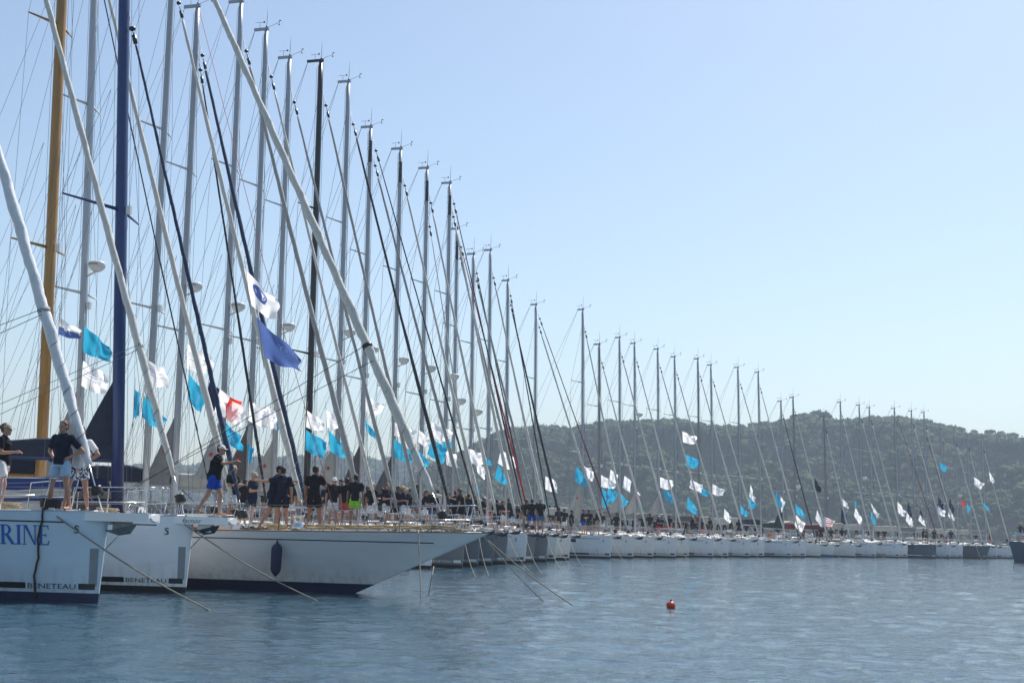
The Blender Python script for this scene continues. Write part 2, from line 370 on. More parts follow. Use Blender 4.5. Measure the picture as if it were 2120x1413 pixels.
LEAF = leaf_mat('pine_foliage', (0.018, 0.042, 0.014), (0.098, 0.138, 0.044))
BARK = mat('pine_bark', (0.10, 0.07, 0.05), 0.95, var=0.3, vscale=3)
SOIL = mat('hillside_soil', (0.035, 0.045, 0.018), 1.0, var=0.4, vscale=0.05)
def crown_mesh(name, seed, rx, rz, n_cl=9, leaves=26, flat=False):
    rg = random.Random(seed); mb = MB()
    for c in range(n_cl):
        a = rg.uniform(0, 6.283); d = rg.uniform(0.15, 0.72) if c else 0
        cz = rg.uniform(-0.3, 0.45) * rz * (0.6 if flat else 1) * (1 - 0.5 * d)
        cc = Vector((rx * d * math.cos(a), rx * d * math.sin(a), cz)); cr = rx * rg.uniform(0.28, 0.46)
        # a lumpy clump
        nu, nv = 7, 4; base = len(mb.v); vs = []; fs = []
        for i in range(nv + 1):
            la = -1.3 + 2.6 * i / nv
            for j in range(nu):
                lo = 6.283 * j / nu; k = cr * rg.uniform(0.7, 1.1)
                vs.append(cc + Vector((k * math.cos(la) * math.cos(lo), k * math.cos(la) * math.sin(lo), k * (0.55 if flat else 0.8) * math.sin(la))))
        for i in range(nv):
            for j in range(nu): fs.append((i * nu + j, i * nu + (j + 1) % nu, (i + 1) * nu + (j + 1) % nu, (i + 1) * nu + j))
        mb.add(vs, fs)
        for q in range(leaves):
            v = Vector((rg.gauss(0, 1), rg.gauss(0, 1), rg.gauss(0, 1) + 0.3)).normalized(); p = cc + Vector((v.x, v.y, v.z * (0.6 if flat else 0.85))) * cr * rg.uniform(0.9, 1.25)
            s_ = rx * rg.uniform(0.05, 0.12); t1 = v.orthogonal().normalized(); t2 = v.cross(t1)
            t1 = (t1 + v * rg.uniform(-.7, .7)); t2 = t2 + v * rg.uniform(-.7, .7)
            mb.add([p - t1 * s_, p + t2 * s_, p + t1 * s_, p - t2 * s_ * .8], [(0, 1, 2, 3)])
    me = mb.mesh(name, LEAF, smooth=True); return me
def scatter(name, surf_pts, scales, meshes, parent_label):
    """one object of instanced crowns (a wood that reads as one mass)"""
    me = bpy.data.meshes.new(name); me.from_pydata([tuple(p) for p in surf_pts], [], [])
    at = me.attributes.new('s', 'FLOAT', 'POINT'); at.data.foreach_set('value', scales)
    o = link(name, me)
    hidden = bpy.data.collections.new(name + '_kinds')
    for m_ in meshes:
        q = bpy.data.objects.new('crown_kind', m_); hidden.objects.link(q)
    ng = bpy.data.node_groups.new(name, 'GeometryNodeTree')
    ng.interface.new_socket('Geometry', in_out='INPUT', socket_type='NodeSocketGeometry'); ng.interface.new_socket('Geometry', in_out='OUTPUT', socket_type='NodeSocketGeometry')
    n = ng.nodes; l = ng.links
    gi = n.new('NodeGroupInput'); go = n.new('NodeGroupOutput'); iop = n.new('GeometryNodeInstanceOnPoints'); ci = n.new('GeometryNodeCollectionInfo')
    ci.inputs[0].default_value = hidden; ci.inputs['Separate Children'].default_value = True; ci.inputs['Reset Children'].default_value = True
    l.new(gi.outputs[0], iop.inputs['Points']); l.new(ci.outputs[0], iop.inputs['Instance']); iop.inputs['Pick Instance'].default_value = True
    ri = n.new('FunctionNodeRandomValue'); ri.data_type = 'INT'
    ri.inputs[4].default_value = 0; ri.inputs[5].default_value = len(meshes) - 1
    l.new(ri.outputs[2], iop.inputs['Instance Index'])
    rv = n.new('FunctionNodeRandomValue'); rv.data_type = 'FLOAT_VECTOR'; rv.inputs[0].default_value = (-.15, -.15, 0); rv.inputs[1].default_value = (.15, .15, 6.28)
    l.new(rv.outputs[0], iop.inputs['Rotation'])
    na = n.new('GeometryNodeInputNamedAttribute'); na.data_type = 'FLOAT'; na.inputs[0].default_value = 's'; l.new(na.outputs[0], iop.inputs['Scale'])
    l.new(iop.outputs[0], go.inputs[0])
    md = o.modifiers.new('scatter', 'NODES'); md.node_group = ng
    tag(o, kind='stuff'); return o
CROWNS = [crown_mesh('crown_%d' % i, 20 + i, 1.0, 0.9, 7, 9) for i in range(5)]
PINES = [crown_mesh('pine_crown_%d' % i, 40 + i, 1.0, 0.6, 13, 34, flat=True) for i in range(4)]
def hill(name, pts, D, treeh, y0, y1, x0, x1, seed, n_trees, tsize, dxy):
    xs, hs = ridge_fn(pts, D, treeh)
    nx = int((x1 - x0) / dxy); ny = int((y1 - y0) / dxy)
    X, Y = np.meshgrid(np.linspace(x0, x1, nx), np.linspace(y0, y1, ny), indexing='ij')
    def H(X, Y):
        kx = X * D / np.maximum(Y, 1)            # the ridge runs so that it reads the same from nearby viewpoints
        r = np.interp(X, xs, hs)
        t = np.clip((Y - y0) / (D - y0), 0, 1); prof = np.where(Y < D, np.sin(t * math.pi / 2) ** 0.9, 1 - 0.35 * ((Y - D) / (y1 - D)) ** 2)
        z = np.maximum(r, 1.0) * prof + noise2(X, Y, seed) * np.minimum(13, r * 0.17) * np.sin(np.clip((Y - y0) / (D - y0), 0, 1) * math.pi)
        lim = np.where(Y < D, np.interp(X * D / np.maximum(Y, 1), xs, hs) * Y / D * (0.985 - 0.05 * (D - Y) / (D - y0)), 1e9)
        return np.minimum(z, np.maximum(lim, .5))
    Z = H(X, Y) - 0.5
    vs = np.stack([X, Y, Z], -1).reshape(-1, 3)
    ii, jj = np.meshgrid(np.arange(nx - 1), np.arange(ny - 1), indexing='ij')
    q = np.stack([ii * ny + jj, (ii + 1) * ny + jj, (ii + 1) * ny + jj + 1, ii * ny + jj + 1], -1).reshape(-1, 4)
    me = bpy.data.meshes.new(name); me.from_pydata(vs.tolist(), [], q.tolist()); me.materials.append(SOIL)
    me.polygons.foreach_set('use_smooth', np.ones(len(q), bool))
    o = link(name, me); tag(o, kind='structure')
    rg = np.random.default_rng(seed + 5)
    tx = rg.uniform(x0, x1, n_trees); ty = rg.uniform(y0, D + 30, n_trees)
    tz = H(tx[:, None], ty[:, None])[:, 0]
    keep = np.interp(tx, xs, hs) > 2
    tx, ty, tz = tx[keep], ty[keep], tz[keep]
    sc = tsize * (0.45 + 0.9 * rg.random(len(tx)) ** 1.7) * (1 + 0.25 * np.sin(tx * .05) * np.sin(ty * .07))
    scatter('wooded_hillside' if D < 900 else 'far_wooded_hillside', np.stack([tx, ty, tz + 0.35 * sc], -1), sc, CROWNS + PINES[:2], '')
    return H
RIDGE = [(700, 1100), (800, 1085), (850, 1010), (900, 972), (950, 950), (1000, 922), (1050, 890), (1120, 886), (1180, 890), (1230, 882), (1300, 874), (1350, 876), (1400, 872), (1450, 882),
         (1500, 886), (1560, 887), (1600, 884), (1640, 870), (1700, 866), (1760, 872), (1800, 867), (1850, 866), (1900, 874), (1960, 888), (2000, 898), (2060, 903), (2120, 909), (2300, 930), (2600, 960)]
H1 = hill('hill', RIDGE, 700.0, 3.2, 470.0, 900.0, -110.0, 420.0, 11, 13500, 3.9, 9.0)
FAR = [(-400, 985), (0, 978), (380, 968), (500, 955), (600, 948), (700, 944), (780, 950), (860, 955), (960, 960), (1100, 975), (1300, 1000)]
H2 = hill('far_hill', FAR, 1150.0, 6.0, 800.0, 1330.0, -620.0, 140.0, 23, 5200, 7.0, 18.0)
# skyline pines one can tell apart
SKYP = []
def skyline_pine(px, ytop, w, k):
    D = 700.0 + random.uniform(-12, 6); x = (px - 1060) / FPX * D; zt = EYE + (hz_y(px) - ytop - 2) / FPX * D; r = w / FPX * D / 2 * 1.15
    zg = float(H1(np.array([[x]]), np.array([[D]]))[0, 0]) - 0.5
    root = empty('umbrella_pine', (x, D, zg), random.uniform(0, 6.28))
    tag(root, None, 'pine tree', 'umbrella pines along the hill skyline'); SKYP.append((root, px, w))
    ch = max(min(zt - zg, 9.5), 4.5); rz = 0.42
    cz = ch - r * .45
    t = MB().tube([(0, 0, -1), (0.2, 0.1, cz * .5), (0, 0, cz)], [0.32, 0.25, 0.18], 6)
    for b_ in range(5):
        a = b_ * 1.257 + random.random(); t.tube([(0, 0, cz * 0.72), (r * .5 * math.cos(a), r * .5 * math.sin(a), cz)], [0.14, 0.06], 4)
    t.build('trunk', BARK, root)
    c = link('crown', PINES[k % 4], root); c.location = (0, 0, cz); c.scale = (r, r * random.uniform(.8, 1.1), r * random.uniform(1.0, 1.5)); c.rotation_euler = (0, 0, random.uniform(0, 6))
for k, (px, yt, w) in enumerate([(1085, 886, 22), (1122, 882, 26), (1168, 884, 24), (1208, 880, 30), (1246, 872, 24), (1272, 868, 28), (1300, 872, 18), (1322, 868, 30), (1345, 866, 26),
        (1374, 870, 20), (1398, 866, 30), (1420, 868, 26), (1456, 873, 26), (1480, 880, 20), (1512, 880, 28), (1540, 878, 24), (1565, 874, 22), (1590, 873, 34), (1612, 874, 20), (1652, 858, 30),
        (1672, 854, 26), (1690, 852, 24), (1706, 850, 30), (1722, 857, 22), (1763, 865, 12), (1822, 863, 34), (1852, 862, 26), (1870, 860, 30), (1893, 868, 24), (1922, 869, 28), (1948, 874, 26),
        (1972, 880, 28), (1994, 884, 22), (2024, 890, 12), (2056, 888, 22), (2078, 893, 26), (2104, 895, 24), (1035, 905, 20), (1010, 922, 18), (985, 934, 20), (1140, 884, 20), (1190, 884, 18)]):
    skyline_pine(px, yt, w, k)

# ------------------------------------------------------------------ haze: the summer air over the bay
hz = MB().box((0, 690, 48), (3100, 1560, 104)).build('haze', None, smooth=False)
hz.data.materials.clear()
hm = bpy.data.materials.new('summer_haze'); hm.use_nodes = True
for nd in list(hm.node_tree.nodes):
    if nd.type == 'BSDF_PRINCIPLED': hm.node_tree.nodes.remove(nd)
pv = hm.node_tree.nodes.new('ShaderNodeVolumePrincipled'); pv.inputs['Density'].default_value = HAZE_DENSITY; pv.inputs['Color'].default_value = (0.70, 0.83, 0.98, 1)
pv.inputs['Anisotropy'].default_value = 0.0
hm.node_tree.links.new(pv.outputs[0], hm.node_tree.nodes['Material Output'].inputs['Volume'])
hz.data.materials.append(hm); tag(hz, kind='stuff')

# ------------------------------------------------------------------ boats
class Hull:
    def __init__(s, L, B, F, Fs, ov=0.12, zb=0.14, full=0.56, p=2.0):
        s.L, s.B, s.F, s.Fs, s.ov, s.zb, s.full, s.p = L, B, F, Fs, ov, zb, full, p
    def sheer(s, t): return s.Fs + (s.F - s.Fs) * (1 - t) ** 1.8
    def hb(s, t, q):
        d = s.B / 2 * (1 - (1 - min(t / s.full, 1)) ** s.p) * (1 - 0.16 * max(0, (t - .62) / .38) ** 2)
        w = 0.52 + 0.36 * min(t / .5, 1)
        qq = max(0.0, min(1.0, q))
        h = d * (w + (1 - w) * qq ** 0.75) + 0.025
        if q < 0: h *= (1 + q * 1.2)
        return max(h, 0.012)
    def x(s, t, q):
        qq = max(q, -0.3)
        xs = s.ov * (qq if qq > 0 else qq * 1.2) - (0 if s.ov < 0.5 else 0)
        return xs - t * (s.L + xs)
    def pt(s, t, z, side=-1):
        sh = s.sheer(t); q = z / sh
        return Vector((s.x(t, q), side * s.hb(t, q), z))
    def tz(s, x, z):
        t = 0.1
        for _ in range(8):
            q = z / s.sheer(t); xs = s.ov * max(q, -.3); t = max(0.0, min(1.0, (xs - x) / (s.L + xs)))
        return t
    def surf(s, x, z, side=-1, out=0.0):
        t = s.tz(x, z); y = s.hb(t, z / s.sheer(t))
        return Vector((x, side * (y + out), z))
    def deck(s, x, yfrac=0.0):
        t = s.tz(x, s.F); sh = s.sheer(t); return Vector((x, yfrac * s.hb(t, 1.0), sh + 0.04 * (1 - yfrac * yfrac)))
    def mesh(s, mats, band=None):
        T = [0, .006, .012, .02, .03, .045, .06, .08, .1, .125, .15, .175, .2, .235, .27, .31, .35, .4, .45, .5, .56, .62, .68, .74, .8, .9, 1.0]
        NQ = 9
        def zs(t):
            sh = s.sheer(t); base = [-0.30, -0.12, 0.0, s.zb]
            b2 = band if band else (0.34, 0.36)
            rest = [b2[0], b2[1]]; k0 = b2[1]
            rest += [k0 + (sh - k0) * u for u in (0.15, 0.3, 0.46, 0.62, 0.76, 0.88, 1.0)]
            return base + rest
        vs = []; n = 13
        for side in (-1, 1):
            for t in T:
                for z in zs(t): vs.append(s.pt(t, z, side))
        fs = []; ms = []; off = len(T) * n
        for i in range(len(T) - 1):
            for j in range(n - 1):
                mi = 0 if j < 3 else 1
                a, b, c, d = i * n + j, i * n + j + 1, (i + 1) * n + j + 1, (i + 1) * n + j
                fs.append((a, b, c, d)); ms.append(mi); fs.append((off + d, off + c, off + b, off + a)); ms.append(mi)
        for j in range(n - 1):  # stem and transom
            fs.append((j, off + j, off + j + 1, j + 1)); ms.append(0 if j < 3 else 1)
            k = (len(T) - 1) * n; fs.append((k + j, k + j + 1, off + k + j + 1, off + k + j)); ms.append(0 if j < 3 else 1)
        mb = MB(); mb.add(vs, fs, ms)
        return mb
    def deckmesh(s, m=0):
        T = [0, .006, .012, .02, .03, .045, .06, .08, .1, .125, .15, .175, .2, .235, .27, .31, .35, .4, .45, .5, .56, .62, .68, .74, .8, .9, 1.0]
        mb = MB(); vs = []
        for t in T:
            sh = s.sheer(t); h = s.hb(t, 1.0)
            for u in (-1, -.5, 0, .5, 1): vs.append((s.x(t, 1.0), u * (h - .004), sh - 0.006 + 0.05 * (1 - u * u) * min(1, t * 6)))
        fs = [(i * 5 + j, i * 5 + j + 1, (i + 1) * 5 + j + 1, (i + 1) * 5 + j) for i in range(len(T) - 1) for j in range(4)]
        return mb.add(vs, fs, m)
def decal_bar(h, x0, x1, z0, z1, out=0.004, n=6, side=-1):
    return lambda mb: mb.grid(lambda u, v: h.surf(x0 + (x1 - x0) * u, z0 + (z1 - z0) * v, side, out), n, 1)
def hull_text(h, parent, name, txt, x_left, z0, height, m, wide=1.0, italic=0.0, out=0.006, tilt=0.0):
    vs, fs = text2d(txt, italic, wide); w = max(v[0] for v in vs) * height
    mb = MB(); mb.add([h.surf(x_left + v[0] * height, z0 + v[1] * height + tilt * v[0] * height, -1, out) for v in vs], fs)
    mb.build(name, m, parent, smooth=False); return w
BOATS = {}
class Boat: pass
def mark_s(f):
    """the small maker's mark on the bow, an S like a sea horse; f maps (u,v) to a point"""
    pts = [(0.9, 1.9), (0.7, 2.35), (0.2, 2.5), (-0.35, 2.3), (-0.5, 1.85), (-0.1, 1.45), (0.45, 1.1), (0.75, 0.6), (0.6, 0.1), (0.1, -0.2), (-0.6, -0.1), (-0.95, 0.25)]
    ws = [0.12, 0.2, 0.24, 0.26, 0.27, 0.3, 0.33, 0.34, 0.3, 0.26, 0.2, 0.08]
    vs = []; fs = []
    for i, (p, w) in enumerate(zip(pts, ws)):
        a = pts[max(0, i - 1)]; b = pts[min(len(pts) - 1, i + 1)]; d = Vector((b[0] - a[0], b[1] - a[1])).normalized(); nn = Vector((-d.y, d.x))
        vs.append(f(p[0] + nn.x * w, p[1] + nn.y * w)); vs.append(f(p[0] - nn.x * w, p[1] - nn.y * w))
    for i in range(len(pts) - 1): fs.append((2 * i, 2 * i + 1, 2 * i + 3, 2 * i + 2))
    return vs, fs
def heading(D): return float(np.interp(D, [25, 32, 45, 60, 80, 95, 120, 160], [15, 18, 17, 18, 25, 34, 40, 45]))

def rig(b, root, H, J, mm, mw, furl, nsp=2, opts=None, fx=-0.35, top_mark=None, stay_frac=0.93, radar=True, cover=None, tri=None, wires=True, furl_r=(0.10, 0.045), seg=16, nn=8, rake=0.0, flat_sp=None, boom=True):
    """mast, spreaders, stays, boom: all in the boat's own frame"""
    o = opts or {}
    h = b.h; xm = fx - J; zd = h.deck(xm).z; foot = Vector((xm, 0, zd)); top = foot + Vector((-H * math.tan(rake), 0, H)); b.foot = foot; b.top = top; b.xm = xm
    def at(f, side=0.0, fwd=0.0): return foot.lerp(top, f) + Vector((fwd, side, 0))
    w = mw
    mst = MB(); mst.tube([foot, at(.35), at(.8), at(.93), top], [w, w, w * .97, w * .86, w * .74], 12, sx=0.8)
    mobj = mst.build('mast', mm, root)
    # sail track and halyard exits up the mast
    MB().tube([at(.04, 0, -w * 1.02), at(.99, 0, -w * .8)], 0.018, 4).build('mast_track', WIRE, mobj)
    # masthead crane with antenna, wind vane, anemometer
    s_ = w / 0.12
    MB().box(top + Vector((-0.22 * s_, 0, 0.0)), (0.62 * s_, 0.09, 0.10)).build('masthead_crane', mm, mobj, smooth=False)
    MB().tube([top + Vector((0, 0, 0.05)), top + Vector((0, 0, 0.95))], [0.012, 0.007], 4).build('radio_antenna', WIRE, mobj)
    g = MB().tube([top + Vector((0.05, 0, 0.06)), top + Vector((0.55, 0, 0.22))], 0.008, 4); g.tube([top + Vector((0.54, 0, 0.12)), top + Vector((0.54, 0, 0.28))], 0.011, 4)
    g.ell(top + Vector((0.58, 0, 0.29)), (0.06, 0.02, 0.024), nu=6, nv=4); g.ell(top + Vector((0.54, 0, 0.12)), (0.045, 0.045, 0.015), nu=6, nv=3)
    g.build('wind_sensor', PLASTIC_BLACK, mobj)
    g = MB().tube([top + Vector((-0.3, 0, 0.04)), top + Vector((-0.3, 0, 0.28))], 0.008, 4); g.tube([top + Vector((-0.5, 0, 0.29)), top + Vector((-0.14, 0, 0.29))], 0.008, 4); g.box(top + Vector((-0.12, 0, 0.29)), (0.07, 0.01, 0.07))
    g.build('wind_vane', PLASTIC_BLACK, mobj)
    MB().ell(top + Vector((0.0, 0, 0.08)), (0.045, 0.045, 0.06), nu=6, nv=4).build('masthead_light', PLASTIC_BLACK, mobj)
    if top_mark:
        zt0, zt1 = 0.70, 1.75
        f0 = 1 - zt1 / H; f1 = 1 - zt0 / H
        MB().tube([at(f0), at(f1)], [w * .93 + .006, w * .80 + .006], 12, sx=0.8, cap=False).build('mast_band', BLACK_PAINT, mobj)
        vs, fs = text2d('3'); hh = 0.34
        MB().add([at(f1) + Vector(((v[0] - 0.4) * hh - .0, -w * .80, -0.42 + v[1] * hh)) for v in vs], fs).build('band_numeral', WHITE_BAND, mobj, smooth=False)
    # spreaders and shrouds
    fr = {1: [.5], 2: [.36, .67], 3: [.27, .51, .75]}[nsp]
    Bh = h.hb(h.tz(xm - .3, h.F), 1.0) * 0.93; tips = []
    for i, f in enumerate(fr):
        ln = Bh * (0.86, 0.72, 0.55)[i] * (1.0 if nsp > 1 else .9); back = 0.34 * ln; row = []
        for side in (-1, 1):
            tip = at(f, side * ln, -back) + Vector((0, 0, 0.05))
            MB().tube([at(f, side * w * .6), tip], [0.045 * s_ ** .5, 0.026], 6, sx=.6).build('spreader', flat_sp or SPREAD_WHITE, mobj)
            row.append(tip)
        tips.append(row)
    if wires:
        rr = 0.0065 if b.D < 45 else 0.0085
        for k, side in enumerate((-1, 1)):
            cp = Vector((xm - .25, side * Bh, h.sheer(h.tz(xm, h.F)))); pts = [cp] + [tips[i][k] for i in range(len(fr))] + [at(.94, 0, 0)]
            MB().tube(pts, rr, 4, cap=False).build('cap_shroud', WIRE, root)
            low = MB(); low.tube([cp + Vector((.1, 0, 0)), at(fr[0] - .01)], rr, 4, cap=False)
            for i in range(len(fr) - 1): low.tube([tips[i][k], at(fr[i + 1] - .01)], rr, 4, cap=False)
            low.build('lower_shroud', WIRE, root)
            st = Vector((-h.L + .2, side * h.B * .36, h.Fs)); MB().tube([st, top + Vector((-0.5 * s_, 0, 0))], rr, 4, cap=False).build('backstay', WIRE, root)
        MB().tube([at(.03, .0, -w * 1.6), at(.985, 0, -w * 1.3)], rr, 4, cap=False).build('topping_lift', WIRE, root)
        MB().tube([at(.03, -.0, w * 1.5), at(.92, 0, w * 1.25)], rr, 4, cap=False).build('halyard', WIRE, root)
        MB().tube([tips[0][0], Vector((xm - .9, -Bh * .96, h.Fs + .6))], 0.005, 3, cap=False).build('flag_halyard', WIRE, root)
        MB().tube([tips[0][1], Vector((xm - .9, Bh * .96, h.Fs + .6))], 0.005, 3, cap=False).build('flag_halyard', WIRE, root)
    # forestay with rolled headsail
    f0 = Vector((fx, 0, h.deck(fx).z)); f1 = at(stay_frac, 0, w * .8); b.stay = (f0, f1)
    def roll(nm, a, c, rmax, rtop, mt, lo=0.045, hi=0.93, pattern=None, wob=0.14, sag=0.0):
        stay = MB(); pts = []; rs = []
        rg = random.Random(int(a.x * 100) + int(H * 10))
        for i in range(seg + 1):
            u = i / seg; f = lo + (hi - lo) * u; p = a.lerp(c, f) + Vector((-sag * math.sin(math.pi * f) * .6, 0, -sag * math.sin(math.pi * f)))
            rr_ = rmax * (0.62 + 0.38 * min(1, u * 9)) if u < .12 else rmax + (rtop - rmax) * ((u - .12) / .88) ** 0.9
            rs.append(rr_ * (1 + rg.uniform(-.05, .05))); pts.append(p)
        mf = (lambda i, j: 1 if pattern and ((j + i) % pattern == 0) else 0) if pattern else None
        tw = H / seg * 6.283 / 1.35                      # the cloth winds round once in 1.35 m
        def rf(i, j):
            ph = (j / nn + i * tw / 6.283) % 1.0
            return 1 + wob * (.95 - 1.9 * ph) + .035 * math.sin(i * 1.9 + j * 2.1) + (.05 * math.sin(i * .31 + a.x))
        mts = mt if isinstance(mt, (list, tuple)) else [mt]
        stay.tube(pts, rs, nn, matf=mf, rf=rf); so = stay.build(nm, list(mts), root)
        if b.D < 60:                                     # the sheets wound round the foot of the roll
            n0 = 70; wp = [pts[0].lerp(pts[-1], .01 + .15 * i / n0) + Vector((math.cos(i * .5), math.sin(i * .5), 0)) * (rmax * .93) for i in range(n0)]
            MB().tube(wp, .009, 4).build('sheet_wraps', ROPE_LINE, so)
        MB().tube([a, a.lerp(c, lo + .01)], 0.014, 4).build('stay_foil', STEEL, so)
        MB().tube([a.lerp(c, hi - .01), c], 0.011, 4).build('stay_top_wire', WIRE, so)
        e = a.lerp(c, hi + .012); dd = (c - a).normalized(); g_ = MB().tube([e - dd * .12, e + dd * .12], 0.055 * max(1, s_ * .8), 6); g_.tube([e + dd * .1, a.lerp(c, min(.985, hi + .035))], .015, 4); e2 = a.lerp(c, min(.985, hi + .035)); g_.tube([e2 - dd * .03, e2 + dd * .03], 0.075 * max(1, s_ * .8), 8)
        g_.build('halyard_swivel', PLASTIC_BLACK, so)
        e3 = a.lerp(c, .018); g_ = MB().tube([e3 - dd * .09, e3 - dd * .05, e3 + dd * .06, e3 + dd * .1], [.10, .13, .11, .12], 10); g_.build('furler_drum', PLASTIC_BLACK, so)
        return so
    so = roll('rolled_headsail', f0, f1, furl_r[0], furl_r[1], furl, pattern=o.get('pattern'), sag=o.get('sag', .05))
    if o.get('second'):
        mt, dx, fr2 = o['second']; roll('rolled_staysail', f0 + Vector((dx, 0, 0)), at(fr2, 0, w * .8), furl_r[0] * .56, furl_r[1] * .55, mt, pattern=o.get('pattern2'))
    # boom with flaked mainsail in its cover
    if boom:
        bl = o.get('boom', 4.3 * H / 16); zb_ = zd + o.get('boomz', 1.35)
        q0 = Vector((xm - w, 0, zb_)); q1 = Vector((xm - bl, 0, zb_ + .12))
        MB().tube([q0, q1], [0.085, 0.075], 8).build('boom', mm, root)
        cv = MB(); pts = []; hh = []
        N = 9
        def cf(u, v):
            p = q0.lerp(q1, u * .985); hgt = (0.58 - 0.34 * u) * (1 - .25 * (1 - min(1, u * 8))) * (1 + .05 * math.sin(u * 23)); wd = 0.17 - .05 * u
            an = -0.35 + v * (math.pi + .7); return p + Vector((0, math.cos(an) * wd * (1 + .1 * math.sin(u * 31)), 0.02 + max(0, math.sin(an)) * hgt))
        cv.grid(cf, 14, 8); co = cv.build('boom_cover', cover or CANVAS_GREY, root)
        if tri is not None:
            tm, th = tri; tb = MB()
            A = at(0, 0, 0); 
            def tf(u, v):
                z0 = zb_ + .35; f = v; wdt = o.get('triw', .95) * (1 - f) ** .9 + .03
                x = xm - w * 1.0 - wdt * u; y = (0.11 * (1 - f) + .03) * math.sin(math.pi * min(1, u * 1.0)) ** .5 if u < 1 else 0.0
                return Vector((x - (H * math.tan(rake)) * (th * f / H), y, z0 + th * f * (1 - .10 * u)))
            tb.grid(tf, 5, 6); tb.grid(lambda u, v: Vector((tf(u, v).x, -tf(u, v).y, tf(u, v).z)), 5, 6)
            to = tb.build('mainsail_luff', tm, root)
            if o.get('star'):
                vs = [(math.cos(R(90 + i * 36)) * (.11 if i % 2 == 0 else .05), math.sin(R(90 + i * 36)) * (.11 if i % 2 == 0 else .05)) for i in range(10)]
                cx_, cz_ = xm - w - .3, zb_ + .35 + th * .38
                MB().add([(cx_ + a_, -.125, cz_ + c_) for a_, c_ in vs], [tuple(range(10))]).build('sail_mark', STAR_RED, to, smooth=False)
        for f in (.45, .8):
            for side in (-1, 1): MB().tube([q0.lerp(q1, f), at(.5, side * .4, -.1)], 0.0055, 3, cap=False).build('lazy_jack', WIRE, root)
        MB().tube([q0.lerp(q1, .3), foot + Vector((-.1, 0, .15))], 0.03, 5).build('boom_vang', mm, root)
        MB().tube([q0.lerp(q1, .86), Vector((q1.x + .3, 0, h.Fs + .35))], 0.016, 4).build('mainsheet', ROPE, root)
        b.boomend = q1
    if radar:
        zr = at(o.get('radarf', .42), 0, w + .30)
        g = MB().tube([zr + Vector((0, 0, -.10)), zr + Vector((0, 0, -.06)), zr + Vector((0, 0, .02)), zr + Vector((0, 0, .12)), zr + Vector((0, 0, .17)), zr + Vector((0, 0, .20))], [.12, .17, .245, .262, .255, .20], 16)
        ro = g.build('radar_dome', PLASTIC_WHITE, mobj)
        MB().tube([zr + Vector((0, 0, .045)), zr + Vector((0, 0, .10))], [.298, .290], 14, cap=False).build('radar_band', PLASTIC_BLACK, ro) if False else None
        if b.D < 50:
            vs, fs = text2d('Raymarine', 0, .9); hh = .075
            MB().add([zr + Vector((math.sin((v[0] * hh - .22) / .26) * .266, -math.cos((v[0] * hh - .22) / .26) * .266, .07 + v[1] * hh)) for v in vs], fs).build('radar_lettering', PLASTIC_BLACK, ro, smooth=False)
        MB().tube([at(o.get('radarf', .42) - .012, 0, w * .7), zr + Vector((-.05, 0, -.12)), zr + Vector((.08, 0, -.1))], 0.03, 5).build('radar_bracket', PLASTIC_WHITE, mobj)
    MB().box(at(o.get('radarf', .42) - .06, 0, w + .06), (.12, .1, .22)).build('steaming_light', PLASTIC_WHITE, mobj, smooth=False)
    return mobj

